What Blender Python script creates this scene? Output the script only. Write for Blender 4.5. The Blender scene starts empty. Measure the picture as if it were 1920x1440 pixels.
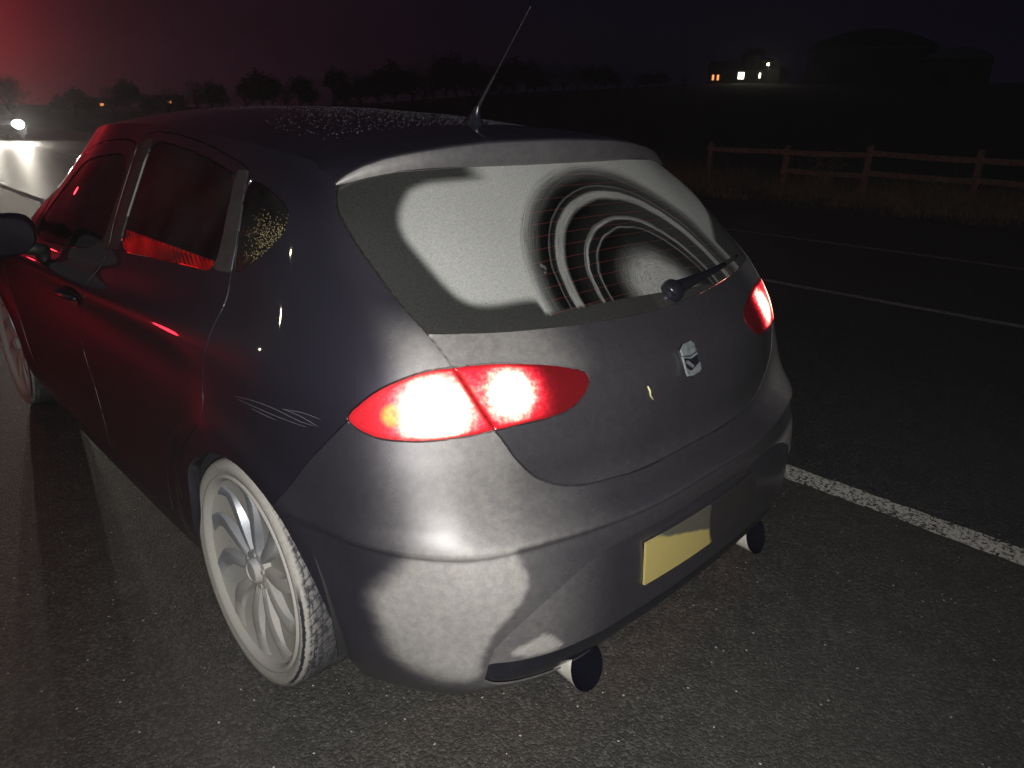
import bpy, bmesh, math, random
import numpy as np
from mathutils import Matrix, Vector
random.seed(7); rng=np.random.default_rng(7)
S=bpy.context.scene
COL=S.collection
# ---------------------------------------------------------------- camera
cam=bpy.data.cameras.new('camera'); camo=bpy.data.objects.new('camera',cam); COL.objects.link(camo); S.camera=camo
R_=Vector((0.71326,-0.70065,0.01858));U_=Vector((0.2373,0.26634,0.93421));F_=Vector((0.65951,0.66193,-0.35623))
CAM=Vector((-1.4639,-0.8126,1.4371))
camo.matrix_world=Matrix(((R_.x,U_.x,-F_.x,CAM.x),(R_.y,U_.y,-F_.y,CAM.y),(R_.z,U_.z,-F_.z,CAM.z),(0,0,0,1)))
cam.sensor_fit='HORIZONTAL';cam.sensor_width=36;cam.lens=36*1331.35/1920;cam.clip_start=.02;cam.clip_end=3000
S.render.resolution_x=1024;S.render.resolution_y=768
# ---------------------------------------------------------------- exposure, world, lamps
S.view_settings.view_transform='Standard';S.view_settings.look='None';S.view_settings.exposure=0;S.view_settings.gamma=1
S.cycles.max_bounces=8;S.cycles.transparent_max_bounces=12;S.cycles.sample_clamp_indirect=4;S.cycles.caustics_reflective=False
W=bpy.data.worlds.new('World');S.world=W;W.use_nodes=True
def build_world():
    nt=W.node_tree;nt.nodes.clear();N=nt.nodes.new;Lk=nt.links.new
    out=N('ShaderNodeOutputWorld');bg=N('ShaderNodeBackground');bg.inputs['Strength'].default_value=1
    tc=N('ShaderNodeTexCoord');nz=N('ShaderNodeVectorMath');nz.operation='NORMALIZE';Lk(tc.outputs['Generated'],nz.inputs[0])
    sep=N('ShaderNodeSeparateXYZ');Lk(nz.outputs[0],sep.inputs[0])
    def lobe(d,k):
        v=Vector(d).normalized()
        dt=N('ShaderNodeVectorMath');dt.operation='DOT_PRODUCT';Lk(nz.outputs[0],dt.inputs[0]);dt.inputs[1].default_value=v
        m=N('ShaderNodeMath');m.operation='MAXIMUM';Lk(dt.outputs['Value'],m.inputs[0]);m.inputs[1].default_value=0
        p=N('ShaderNodeMath');p.operation='POWER';Lk(m.outputs[0],p.inputs[0]);p.inputs[1].default_value=k
        return p.outputs[0]
    def addc(fac,col,prev):
        mx=N('ShaderNodeMix');mx.data_type='RGBA';mx.blend_type='ADD';mx.inputs['Factor'].default_value=1
        sc=N('ShaderNodeVectorMath');sc.operation='SCALE';sc.inputs[0].default_value=col;Lk(fac,sc.inputs['Scale'])
        Lk(prev,mx.inputs['A']);Lk(sc.outputs[0],mx.inputs['B']);return mx.outputs['Result']
    base=N('ShaderNodeRGB');base.outputs[0].default_value=(.0021,.0017,.0044,1)
    cur=base.outputs[0]
    # red lens bloom painted into the sky, far to the left, over a dim town glow behind the trees
    cur=addc(lobe((-.01,.97,.18),70),(.12,.005,.007),cur)
    cur=addc(lobe((.0,.98,.12),9),(.009,.0009,.0020),cur)
    cur=addc(lobe((.07,.98,.08),130),(.36,.016,.020),cur)
    cur=addc(lobe((.30,.94,.02),24),(.0065,.0025,.003),cur)
    # low cloud band
    ns=N('ShaderNodeTexNoise');ns.inputs['Scale'].default_value=3.2;ns.inputs['Detail'].default_value=4
    mp=N('ShaderNodeMapping');mp.inputs['Scale'].default_value=(1,1,4);Lk(nz.outputs[0],mp.inputs[0]);Lk(mp.outputs[0],ns.inputs['Vector'])
    mr=N('ShaderNodeMapRange');Lk(ns.outputs['Fac'],mr.inputs[0]);mr.inputs[1].default_value=.35;mr.inputs[2].default_value=.7;mr.inputs[3].default_value=.9;mr.inputs[4].default_value=1.16
    sc=N('ShaderNodeVectorMath');sc.operation='SCALE';Lk(cur,sc.inputs[0]);Lk(mr.outputs[0],sc.inputs['Scale'])
    Lk(sc.outputs[0],bg.inputs[0]);Lk(bg.outputs[0],out.inputs[0])
build_world()
def lamp(name,kind,loc,power,col=(1,1,1),size=.05,target=None,spot=None,blend=.5):
    l=bpy.data.lights.new(name,kind);l.energy=power;l.color=col
    if kind in('POINT','SPOT'): l.shadow_soft_size=size
    o=bpy.data.objects.new(name,l);COL.objects.link(o);o.location=loc
    if target is not None: o.rotation_euler=(Vector(target)-Vector(loc)).to_track_quat('-Z','Y').to_euler()
    if spot: l.spot_size=math.radians(spot);l.spot_blend=blend
    return o
# the phone's own torch, right beside the lens
lamp('phone_flash','SPOT',CAM+R_*.014-U_*.012-F_*.01,205,(1.0,.985,.95),.006,CAM+F_*2.0,125,.9)
# red beacon of a vehicle standing ahead on the left
# added red spot, source unseen, tints the fence and verge across the road
lamp('unseen_red_lamp','SPOT',(.6,9.2,1.3),130,(1,.03,.05),.1,(12.5,2.2,.6),75,.6)
lamp('unseen_red_lamp','POINT',(-1.5,8.6,1.55),3,(1,.03,.05),.06)
lamp('red_fill','POINT',(-2.2,4.3,.40),9,(1,.02,.04),.10)  # added fill, no such lamp in view; reddens ground and door crease
# lamps standing on the left verge that glint in the rear quarter
lamp('verge_lamp','POINT',(-6.02,5.32,6.69),15,(1,.93,.62),0.05)
lamp('verge_lamp','POINT',(-6.83,6.68,3.65),15,(1,.93,.62),0.05)
lamp('verge_lamp','POINT',(-6.34,7.60,2.05),15,(1,.93,.62),0.05)
# ---------------------------------------------------------------- node helpers
MATS={}
def mat(name):
    m=bpy.data.materials.new(name);m.use_nodes=True;nt=m.node_tree;nt.nodes.clear()
    out=nt.nodes.new('ShaderNodeOutputMaterial');MATS[name]=m
    return m,nt,out
class NB:
    def __init__(s,nt): s.nt=nt
    def n(s,t,**k):
        x=s.nt.nodes.new('ShaderNode'+t)
        for a,b in k.items(): setattr(x,a,b)
        return x
    def link(s,a,b): s.nt.links.new(a,b)
    def put(s,inp,v):
        if isinstance(v,(int,float,tuple,list)): inp.default_value=v if not(isinstance(v,tuple) and len(v)==3 and inp.type=='RGBA') else v+(1,)
        else: s.link(v,inp)
    def math(s,op,a,b=0.,c=None,clamp=False):
        x=s.n('Math',operation=op,use_clamp=clamp);s.put(x.inputs[0],a);s.put(x.inputs[1],b)
        if c is not None: s.put(x.inputs[2],c)
        return x.outputs[0]
    def mix(s,f,a,b,blend='MIX'):
        x=s.n('Mix',data_type='RGBA',blend_type=blend);s.put(x.inputs['Factor'],f);s.put(x.inputs['A'],a);s.put(x.inputs['B'],b);return x.outputs['Result']
    def attr(s,name):
        x=s.n('Attribute',attribute_name=name);return x
    def noise(s,scale,detail=3,rough=.5,vec=None,dist=0.,dims='3D'):
        x=s.n('TexNoise',noise_dimensions=dims);x.inputs['Scale'].default_value=scale;x.inputs['Detail'].default_value=detail;x.inputs['Roughness'].default_value=rough;x.inputs['Distortion'].default_value=dist
        if vec is None: vec=s.obj()
        s.link(vec,x.inputs['Vector']);return x.outputs['Fac']
    def obj(s):
        if not hasattr(s,'_tc'): s._tc=s.n('TexCoord')
        return s._tc.outputs['Object']
    def geo(s):
        if not hasattr(s,'_g'): s._g=s.n('NewGeometry')
        return s._g
    def rng(s,v,a,b,c=0.,d=1.,clamp=True,smooth=False):
        x=s.n('MapRange',clamp=clamp);x.interpolation_type='SMOOTHSTEP' if smooth else 'LINEAR'
        s.put(x.inputs[0],v)
        for i,k in enumerate((a,b,c,d)): s.put(x.inputs[i+1],k)
        return x.outputs[0]
    def scalev(s,vec,k):
        x=s.n('Mapping');x.inputs['Scale'].default_value=k;s.link(vec,x.inputs[0]);return x.outputs[0]
    def bump(s,h,st,dist=.001,normal=None):
        x=s.n('Bump');x.inputs['Strength'].default_value=st;x.inputs['Distance'].default_value=dist;s.link(h,x.inputs['Height'])
        if normal: s.link(normal,x.inputs['Normal'])
        return x.outputs[0]
    def bsdf(s,**k):
        x=s.n('BsdfPrincipled')
        for a,b in k.items(): s.put(x.inputs[a.replace('_',' ')],b)
        return x
def simple(name,col,rough=.6,metal=0.,noise=0.,nscale=30,coat=0.,bump=0.,bscale=200,emit=None,es=0.,spec=.5):
    m,nt,out=mat(name);b=NB(nt)
    c=tuple(col)
    if noise:
        f=b.rng(b.noise(nscale,4),.3,.7,1-noise,1+noise,False)
        sc=b.n('VectorMath',operation='SCALE');sc.inputs[0].default_value=c;b.link(f,sc.inputs['Scale']);c=sc.outputs[0]
    p=b.bsdf(Base_Color=c,Roughness=rough,Metallic=metal,Coat_Weight=coat,Coat_Roughness=.05)
    p.inputs['Specular IOR Level'].default_value=spec
    if bump: b.link(b.bump(b.noise(bscale,3),bump),p.inputs['Normal'])
    if emit: p.inputs['Emission Color'].default_value=tuple(emit)+(1,);p.inputs['Emission Strength'].default_value=es
    b.link(p.outputs[0],out.inputs[0]);return m
# ---------------------------------------------------------------- materials
def paint_material():
    m,nt,out=mat('dirty_metallic_paint');b=NB(nt)
    dirt=b.attr('dirt').outputs['Fac']
    n1=b.noise(3.5,5,.6);n2=b.noise(60,4,.65);n3=b.noise(420,2,.5);n4=b.noise(16,4,.6,b.scalev(b.obj(),(1,1,.35)))
    sep=b.n('SeparateXYZ');b.link(b.obj(),sep.inputs[0])
    # dust density: attribute modulated by blotches, mottling and run marks
    f=b.math('MULTIPLY',dirt,b.rng(n1,.3,.7,.92,1.08,False))
    f=b.math('MULTIPLY',f,b.rng(n4,.3,.7,.95,1.05,False))
    f=b.math('MULTIPLY',f,b.rng(n2,.3,.7,.93,1.07,False))
    f=b.math('MULTIPLY',f,b.rng(n3,.3,.7,.86,1.14,False),clamp=True)
    sp=b.n('TexVoronoi');sp.inputs['Scale'].default_value=55;b.link(b.obj(),sp.inputs['Vector'])
    spk=b.rng(sp.outputs['Distance'],.03,.06,1,0)
    col=b.mix(f,(.024,.0215,.033),b.mix(b.rng(n2,.35,.65),(.30,.285,.27),(.35,.335,.305)))
    ff=b.math('POWER',f,.6)
    p=b.bsdf(Base_Color=col,Roughness=b.rng(ff,0,.7,.40,.56),Metallic=b.rng(f,0,.5,.6,.12),Coat_Weight=b.rng(ff,.05,.8,1,.15),Coat_Roughness=b.rng(ff,0,.5,.035,.42))
    fl=b.noise(1400,1);b.link(b.bump(b.math('ADD',fl,b.math('MULTIPLY',n2,b.math('MULTIPLY',f,2.))),.12,.0008),p.inputs['Normal'])
    b.link(p.outputs[0],out.inputs[0])
paint_material()
def glass_material(name,tint,dust=False):
    m,nt,out=mat(name);b=NB(nt)
    tr=b.n('BsdfTransparent');tr.inputs[0].default_value=tuple(tint)+(1,)
    gl=b.n('BsdfGlossy');gl.inputs['Color'].default_value=(1,1,1,1);gl.inputs['Roughness'].default_value=.015
    fr=b.n('Fresnel');fr.inputs['IOR'].default_value=1.5
    ms=b.n('MixShader');b.link(fr.outputs[0],ms.inputs[0]);b.link(tr.outputs[0],ms.inputs[1]);b.link(gl.outputs[0],ms.inputs[2])
    di=b.bsdf(Base_Color=(.28,.27,.25),Roughness=.8)
    if not dust:
        n=b.noise(7,4);f=b.rng(n,.35,.75,.01,.05)
    else: f=dust(b)
    m2=b.n('MixShader');b.put(m2.inputs[0],f);b.link(ms.outputs[0],m2.inputs[1]);b.link(di.outputs[0],m2.inputs[2])
    b.link(m2.outputs[0],out.inputs[0])
    return m,b,di,m2
glass_material('tinted_glass',(.13,.12,.13))
glass_material('front_glass',(.42,.42,.42))
def rear_dust(b):
    uv=b.n('UVMap',uv_map='wipe');sep=b.n('SeparateXYZ');b.link(uv.outputs[0],sep.inputs[0])
    x,y=sep.outputs[0],sep.outputs[1]
    dust=b.attr('dirt').outputs['Fac']
    r=b.math('SQRT',b.math('ADD',b.math('MULTIPLY',x,x),b.math('MULTIPLY',y,y)))
    th=b.math('ARCTAN2',y,x)      # 0 right, pi left
    # slow wobble + fine bristle streaks along the arc
    cmb=b.n('CombineXYZ');b.link(b.math('MULTIPLY',r,380),cmb.inputs[0]);b.link(b.math('MULTIPLY',th,2.2),cmb.inputs[1])
    st=b.noise(1.,4,.7,cmb.outputs[0])
    cm2=b.n('CombineXYZ');b.link(b.math('MULTIPLY',r,60),cm2.inputs[0]);b.link(b.math('MULTIPLY',th,2.6),cm2.inputs[1])
    s2=b.noise(1.,5,.75,cm2.outputs[0])
    cm3=b.n('CombineXYZ');b.link(b.math('MULTIPLY',th,1.3),cm3.inputs[0]);w=b.noise(1.5,2,.5,cm3.outputs[0])
    fine=b.noise(170,4,.7)
    rr=b.math('ADD',r,b.rng(w,.3,.7,-.003,.003,False));rr=b.math('ADD',rr,b.rng(s2,.3,.7,-.0022,.0022,False))
    ramp=b.n('ValToRGB');cr=ramp.color_ramp;cr.interpolation='LINEAR'
    pts=[(0,.95),(.090,.9),(.108,.66),(.128,.34),(.150,.12),(.170,.02),(.208,0),(.213,.05),(.216,.5),(.219,.1),(.222,.02),(.240,.02),(.243,.5),(.2465,.75),(.2495,.2),(.252,.4),(.255,.03),(.307,0),(.312,.2),(.317,.62),(.335,.64),(.340,.06),(.350,0),(.355,.25),(.358,0),(.378,.02),(.392,.14),(.404,.24),(.415,.5),(.426,.8),(.438,1)]
    while len(cr.elements)<min(len(pts),32): cr.elements.new(.5)
    for e,(p,v) in zip(cr.elements,pts): e.position=min(1,p/.44);e.color=(v,v,v,1)
    b.link(b.math('DIVIDE',rr,.44),ramp.inputs[0]);g=ramp.outputs[0]
    # on the right of the sweep the streaks carry a thin grey film
    film=b.math('MULTIPLY',b.rng(th,1.9,1.0,0,.10),b.rng(rr,.2,.33,.4,1.2))
    g=b.math('ADD',g,film)
    g=b.math('MULTIPLY',g,b.rng(st,.28,.72,.25,1.55,False),clamp=True)
    g=b.math('ADD',b.math('MULTIPLY',g,1.),b.rng(b.noise(22,5,.7),.68,.74,0,.30),clamp=True)
    # inside sweep?
    ins=b.math('MULTIPLY',b.rng(th,-.06,-.03),b.rng(b.math('ADD',th,b.rng(s2,.3,.7,-.02,.02,False)),3.06,3.09,1,0))
    ins=b.math('MULTIPLY',ins,b.rng(r,.430,.438,1,0))
    thin=b.math('MULTIPLY',dust,b.rng(fine,.3,.7,.90,1.08,False))
    sp=b.n('TexVoronoi');sp.inputs['Scale'].default_value=34;b.link(b.obj(),sp.inputs['Vector'])
    spk=b.rng(sp.outputs['Distance'],.05,.10,.55,0)
    thin=b.math('MULTIPLY',thin,b.math('SUBTRACT',1.,b.math('MULTIPLY',spk,b.rng(b.noise(5,3),.5,.62))))
    mixv=b.n('Mix',data_type='FLOAT');b.link(ins,mixv.inputs['Factor']);b.link(thin,mixv.inputs['A']);b.link(b.math('MINIMUM',g,.9),mixv.inputs['B'])
    return mixv.outputs['Result']
gm,gb,gdi,_=glass_material('dusty_rear_glass',(.03,.03,.03),rear_dust)
gb.link(gb.bump(gb.noise(500,3,.7),.35,.0006),gdi.inputs['Normal'])
# heater lines of the pane, brown-red, show where the glass is wiped clean
def heater(b):
    uv=b.n('UVMap',uv_map='wipe');sep=b.n('SeparateXYZ');b.link(uv.outputs[0],sep.inputs[0])
    fr=b.math('FRACT',b.math('DIVIDE',b.math('ADD',sep.outputs[1],.3),.034))
    r=b.math('SQRT',b.math('ADD',b.math('MULTIPLY',sep.outputs[0],sep.outputs[0]),b.math('MULTIPLY',sep.outputs[1],sep.outputs[1])))
    return b.math('MULTIPLY',b.rng(b.math('ABSOLUTE',b.math('SUBTRACT',fr,.5)),.022,.012,0,1),b.math('MULTIPLY',b.rng(r,.43,.425,0,1),b.rng(sep.outputs[1],.0,.01,0,.8)))
hl=heater(gb);mo=[n for n in gb.nt.nodes if n.type=='OUTPUT_MATERIAL'][0];hd=gb.bsdf(Base_Color=(.09,.012,.008),Roughness=.5)
hl=gb.math('MULTIPLY',hl,gb.rng(gb.n('VectorMath',operation='LENGTH').outputs['Value'],0,1)) if False else hl
base_sh=[n for n in gb.nt.nodes if n.type=='MIX_SHADER' and any(l.to_node==mo for l in n.outputs[0].links)][0]
src=base_sh.inputs[1].links[0].from_socket;mh=gb.n('MixShader');gb.link(hl,mh.inputs[0]);gb.link(src,mh.inputs[1]);gb.link(hd.outputs[0],mh.inputs[2]);gb.link(mh.outputs[0],base_sh.inputs[1])
gb.link(gb.mix(gb.rng(gb.noise(260,3,.7),.35,.65),(.215,.22,.215),(.315,.315,.30)),gdi.inputs['Base Color'])
simple('matte_black_trim',(.02,.02,.02),.55,noise=.2)
simple('grey_pillar_film',(.028,.026,.027),.5,noise=.25)
simple('groove_black',(.004,.004,.004),.7)
simple('gloss_black_trim',(.008,.008,.013),.3,noise=.3,coat=.25)
simple('chrome',(.008,.006,.010),.4,spec=.08)
simple('mirror_shell',(.013,.009,.015),.55,spec=.04)
simple('badge_metal',(.17,.19,.20),.42,.25,noise=.4,nscale=60)
simple('pale_trim',(.45,.46,.5),.35,.6)
simple('exhaust_dusty',(.45,.43,.38),.7,.2,noise=.2,nscale=40)
simple('soot',(.003,.003,.006),1.,spec=0.)
simple('scratch_white',(.13,.13,.15),.6)
simple('chip_yellow',(.55,.5,.25),.6)
simple('cabin_dark',(.012,.012,.013),.8,noise=.3)
simple('red_trim_glow',(.55,.008,.006),.6,noise=.2,emit=(1,.01,.008),es=4.)  # emission stands in for red light on the strip, which is no lamp
def ribs_mat():  # light and dark of each rib put into the emission
    nt=MATS['red_trim_glow'].node_tree;b=NB(nt);p=[n for n in nt.nodes if n.type=='BSDF_PRINCIPLED'][0]
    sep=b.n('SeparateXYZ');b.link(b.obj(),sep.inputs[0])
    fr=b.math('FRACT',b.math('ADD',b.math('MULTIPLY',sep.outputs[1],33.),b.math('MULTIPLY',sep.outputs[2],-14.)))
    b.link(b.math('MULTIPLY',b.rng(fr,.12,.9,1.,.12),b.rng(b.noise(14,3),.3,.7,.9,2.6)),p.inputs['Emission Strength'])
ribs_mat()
simple('black_plastic',(.015,.015,.018),.4,noise=.3)
simple('white_lens',(.8,.8,.8),.1,coat=1.)
def water_mat():
    m,nt,out=mat('water_bead');b=NB(nt)
    p=b.bsdf(Base_Color=(.75,.75,.8),Roughness=.12,Metallic=.9);b.link(p.outputs[0],out.inputs[0])
water_mat()
simple('lamp_lit_bead',(.75,.66,.34),.22,.8)  # gold lamp reflection put into the bead colour
def plate_mat():
    m,nt,out=mat('yellow_plate');b=NB(nt)
    sep=b.n('SeparateXYZ');b.link(b.obj(),sep.inputs[0])
    # an added dark patch covers the right and upper part of the plate
    e=b.math('ADD',sep.outputs[0],b.rng(b.noise(9,4),.3,.7,-.012,.012,False))
    g=b.rng(e,-.004,.008)
    up=b.math('ADD',b.math('MULTIPLY',sep.outputs[0],.30),sep.outputs[2])
    u2=b.math('MULTIPLY',b.rng(b.math('ADD',up,b.rng(b.noise(12,4),.3,.7,-.004,.004,False)),.455,.462),.9)
    g=b.math('MAXIMUM',g,u2)
    c=b.mix(b.rng(b.noise(60,4),.3,.7,0,.2),(.33,.27,.09),(.28,.235,.09))
    c=b.mix(g,c,b.mix(b.rng(e,-.004,.008),(.040,.042,.044),(.018,.016,.016)))
    p=b.bsdf(Base_Color=c,Roughness=.6);b.link(p.outputs[0],out.inputs[0])
plate_mat()
def lens_mat():
    m,nt,out=mat('lit_red_lens');b=NB(nt)
    # world-fixed bulbs behind the lens (mirrored in x)
    sep=b.n('SeparateXYZ');b.link(b.obj(),sep.inputs[0])
    ax=b.math('ABSOLUTE',sep.outputs[0])
    cb=b.n('CombineXYZ');b.link(ax,cb.inputs[0]);b.link(sep.outputs[1],cb.inputs[1]);b.link(sep.outputs[2],cb.inputs[2])
    ripple=b.noise(90,3,.6)
    def bulb(p,rad,sx=1.):
        d=b.n('VectorMath',operation='SUBTRACT');b.link(cb.outputs[0],d.inputs[0]);d.inputs[1].default_value=p
        ln=b.n('VectorMath',operation='LENGTH');b.link(d.outputs[0],ln.inputs[0])
        q=b.math('DIVIDE',b.math('ADD',ln.outputs['Value'],b.rng(ripple,.3,.7,-.008,.008,False)),rad)
        return b.math('EXPONENT',b.math('MULTIPLY',b.math('MULTIPLY',q,q),-1.)),ln.outputs['Value']
    O,_=bulb((0.678,-1.718,0.897),.054);I,_=bulb((0.532,-1.775,0.912),.040);A,ad=bulb((0.745,-1.667,0.891),.022)
    cell=b.n('TexVoronoi');cell.inputs['Scale'].default_value=120;b.link(b.obj(),cell.inputs['Vector'])
    facet=b.rng(cell.outputs['Distance'],.0,.6,1.12,.86)
    lit=b.math('ADD',b.math('MULTIPLY',O,30.),b.math('MULTIPLY',I,24.))
    glow=b.rng(ax,.44,.52)
    hot=b.math('MULTIPLY',lit,facet)
    O2,_=bulb((0.678,-1.718,0.897),.075);I2,_=bulb((0.532,-1.775,0.912),.050)
    amb=b.math('ADD',b.math('MULTIPLY',b.math('ADD',O2,I2),1.1),b.math('MULTIPLY',glow,.10))
    # clear chamber around the outer bulb shows pink, the rest deep red
    colr=b.mix(b.rng(b.math('ADD',O,I),.03,.40),(1,.012,.03),(1,.45,.30))
    em1=b.n('VectorMath',operation='SCALE');b.link(colr,em1.inputs[0]);b.link(hot,em1.inputs['Scale'])
    em2=b.n('VectorMath',operation='SCALE');em2.inputs[0].default_value=(1,.05,.09);b.link(amb,em2.inputs['Scale'])
    tot=b.n('VectorMath',operation='ADD');b.link(em1.outputs[0],tot.inputs[0]);b.link(em2.outputs[0],tot.inputs[1])
    am=b.math('MULTIPLY',b.rng(ad,.013,.026,1,0),b.rng(b.noise(60,3),.35,.6,.4,1.))
    tcol=b.mix(am,tot.outputs[0],(.60,.20,.06))
    edge=b.attr('edge').outputs['Fac'];ek=b.rng(edge,.0025,.0105,0,1);ek2=b.math('MULTIPLY',ek,ek)
    tc2=b.n('VectorMath',operation='SCALE');b.link(tcol,tc2.inputs[0]);b.link(b.math('ADD',ek2,.012),tc2.inputs['Scale']);tcol=tc2.outputs[0]
    base=b.mix(am,b.mix(glow,(.10,.004,.006),(.35,.01,.015)),(.5,.25,.04))
    p=b.bsdf(Base_Color=base,Roughness=.25,Coat_Weight=.5,Coat_Roughness=.1,Emission_Strength=1.)
    b.link(tcol,p.inputs['Emission Color']);b.link(b.bump(cell.outputs['Distance'],.25,.001),p.inputs['Normal'])
    b.link(p.outputs[0],out.inputs[0])
lens_mat()
def rim_mat():
    m,nt,out=mat('dusty_alloy');b=NB(nt)
    n=b.noise(12,5,.6);n2=b.noise(150,3)
    f=b.math('MULTIPLY',b.rng(n,.3,.7,.55,1.15,False),b.attr('dirt').outputs['Fac'],clamp=True)
    p=b.bsdf(Base_Color=b.mix(f,(.30,.32,.36),b.mix(n2,(.26,.25,.23),(.34,.325,.295))),Metallic=b.rng(f,0,.8,.7,.05),Roughness=b.rng(f,0,.8,.35,.8))
    b.link(b.bump(n2,.2,.001),p.inputs['Normal']);b.link(p.outputs[0],out.inputs[0])
rim_mat()
def tyre_mat():
    m,nt,out=mat('dusty_tyre');b=NB(nt)
    uv=b.n('UVMap',uv_map='tyre');sep=b.n('SeparateXYZ');b.link(uv.outputs[0],sep.inputs[0])
    a,t=sep.outputs[0],sep.outputs[1]   # a: angle*R metres ; t: 0 outer bead .. 1 inner bead
    cv=b.n('CombineXYZ');b.link(b.math('MULTIPLY',a,14),cv.inputs[0]);b.link(b.math('MULTIPLY',t,30),cv.inputs[1])
    n=b.noise(1.,6,.75,cv.outputs[0]);n2=b.noise(70,5,.7);n3=b.noise(9,4,.6)
    side=b.rng(t,.150,.178,1,0)
    # sidewall caked with pale dust except a cracked ring; tread is wiped dark in blocks
    tread=b.rng(b.math('ADD',n,b.math('MULTIPLY',b.math('SUBTRACT',n2,.5),.7)),.42,.56,.06,1)
    shoulder=b.rng(t,.17,.27,.6,.22)
    inner=b.rng(t,.55,.75,0,.75)
    f=b.mix(side,b.math('MULTIPLY',tread,b.math('MAXIMUM',shoulder,inner)),b.rng(n2,.25,.75,.80,1.0))
    # sipes
    ph=b.math('ADD',b.math('MULTIPLY',a,36.),b.math('MULTIPLY',t,7.));fr=b.math('FRACT',ph)
    sip=b.math('MULTIPLY',b.rng(b.math('ABSOLUTE',b.math('SUBTRACT',fr,.5)),.40,.46),b.math('SUBTRACT',1.,side))
    gr=b.math('MAXIMUM',b.rng(b.math('ABSOLUTE',b.math('SUBTRACT',t,.42)),.012,.008),b.rng(b.math('ABSOLUTE',b.math('SUBTRACT',t,.58)),.012,.008))
    cutm=b.math('MAXIMUM',sip,gr)
    f=b.math('MULTIPLY',f,b.math('SUBTRACT',1.,b.math('MULTIPLY',cutm,.55)))
    crack=b.math('ADD',t,b.rng(b.noise(55,5,.8),.3,.7,-.012,.012,False))
    jag=b.math('MULTIPLY',b.rng(b.math('ABSOLUTE',b.math('SUBTRACT',crack,.115)),.020,.012),b.math('MULTIPLY',b.rng(a,.84,.90),b.rng(a,1.20,1.26,1,0)))
    f=b.math('MULTIPLY',f,b.math('SUBTRACT',1.,jag))
    col=b.mix(f,(.012,.012,.02),b.mix(n2,(.26,.25,.225),(.34,.325,.295)))
    p=b.bsdf(Base_Color=col,Roughness=.85)
    h=b.math('SUBTRACT',b.math('MULTIPLY',n2,.3),cutm)
    b.link(b.bump(h,.8,.004),p.inputs['Normal']);b.link(p.outputs[0],out.inputs[0])
tyre_mat()
def asphalt(name,c0,c1,rough,bumpst,spark,wet=0.):
    m,nt,out=mat(name);b=NB(nt)
    n0=b.noise(.7,4,.6);n=b.noise(9,5,.6)
    v=b.n('TexVoronoi');v.inputs['Scale'].default_value=135;b.link(b.obj(),v.inputs['Vector'])
    v2=b.n('TexVoronoi');v2.inputs['Scale'].default_value=290;b.link(b.obj(),v2.inputs['Vector'])
    sepc=b.n('SeparateColor');b.link(v.outputs['Color'],sepc.inputs[0])
    sc2=b.n('SeparateColor');b.link(v2.outputs['Color'],sc2.inputs[0])
    stone=b.math('POWER',sepc.outputs[0],2.2)
    col=b.mix(stone,c0,c1)
    col=b.mix(b.rng(n,.35,.7,0,.5),col,tuple(x*.45 for x in c0))
    col=b.mix(b.rng(n0,.35,.65,0,.35),col,tuple(x*.6 for x in c1))
    sp=b.math('MULTIPLY',b.rng(sc2.outputs[1],spark,1.,0,1),b.rng(v2.outputs['Distance'],.35,.15))
    sp=b.math('MAXIMUM',sp,b.math('MULTIPLY',b.rng(sepc.outputs[1],.993,.996),b.rng(v.outputs['Distance'],.5,.3)))
    col=b.mix(sp,col,(.42,.40,.38))
    h=b.math('ADD',b.math('MULTIPLY',b.math('SUBTRACT',1.,v.outputs['Distance']),1.),b.math('MULTIPLY',b.math('SUBTRACT',1.,v2.outputs['Distance']),.5))
    p=b.bsdf(Base_Color=col,Roughness=rough)
    b.link(b.bump(h,bumpst,.006),p.inputs['Normal']);b.link(p.outputs[0],out.inputs[0])
asphalt('shoulder_asphalt',(.026,.0245,.022),(.090,.085,.078),.54,.48,.88)
asphalt('lane_asphalt',(.012,.012,.012),(.10,.098,.094),.45,.9,.90)
def line_mat():
    m,nt,out=mat('worn_white_paint');b=NB(nt)
    n=b.noise(55,5,.75);n2=b.noise(160,3,.7);n3=b.noise(6,3)
    f=b.rng(b.math('ADD',b.math('MULTIPLY',n,.65),b.math('ADD',b.math('MULTIPLY',n2,.35),b.math('MULTIPLY',b.math('SUBTRACT',n3,.5),.10))),.455,.495)
    p=b.bsdf(Base_Color=b.mix(f,(.03,.03,.028),b.mix(n2,(.42,.42,.38),(.62,.62,.58))),Roughness=.75)
    b.link(b.bump(b.math('ADD',f,n2),.5,.003),p.inputs['Normal']);b.link(p.outputs[0],out.inputs[0])
line_mat()
simple('verge_earth',(.022,.018,.012),.95,noise=.5,nscale=3,bump=.8,bscale=25)
simple('hill_grass',(.010,.011,.009),1.,noise=.4,nscale=.05)
simple('dry_grass',(.16,.125,.07),.9,noise=.5,nscale=8)
simple('weathered_wood',(.14,.10,.08),.85,noise=.35,nscale=14,bump=.4,bscale=60)
simple('bark',(.03,.024,.02),.95,noise=.4,nscale=5)
simple('twig_leaf',(.028,.024,.02),.95,noise=.3,nscale=3)
simple('far_wall',(.06,.055,.05),.9,noise=.2,nscale=1)
simple('far_roof',(.02,.02,.022),.8,noise=.2,nscale=1)
simple('pale_roof',(.25,.25,.26),.6,noise=.1,nscale=1)
simple('lit_window_white',(.5,.5,.5),.5,emit=(1,.93,.75),es=6.)
simple('lit_window_amber',(.5,.3,.1),.5,emit=(1,.35,.12),es=1.6)
simple('yard_lamp_glow',(.5,.5,.5),.5,emit=(1,.95,.72),es=60.)
simple('headlamp_glow',(.8,.8,.8),.3,emit=(1,.93,.8),es=250)
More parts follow.
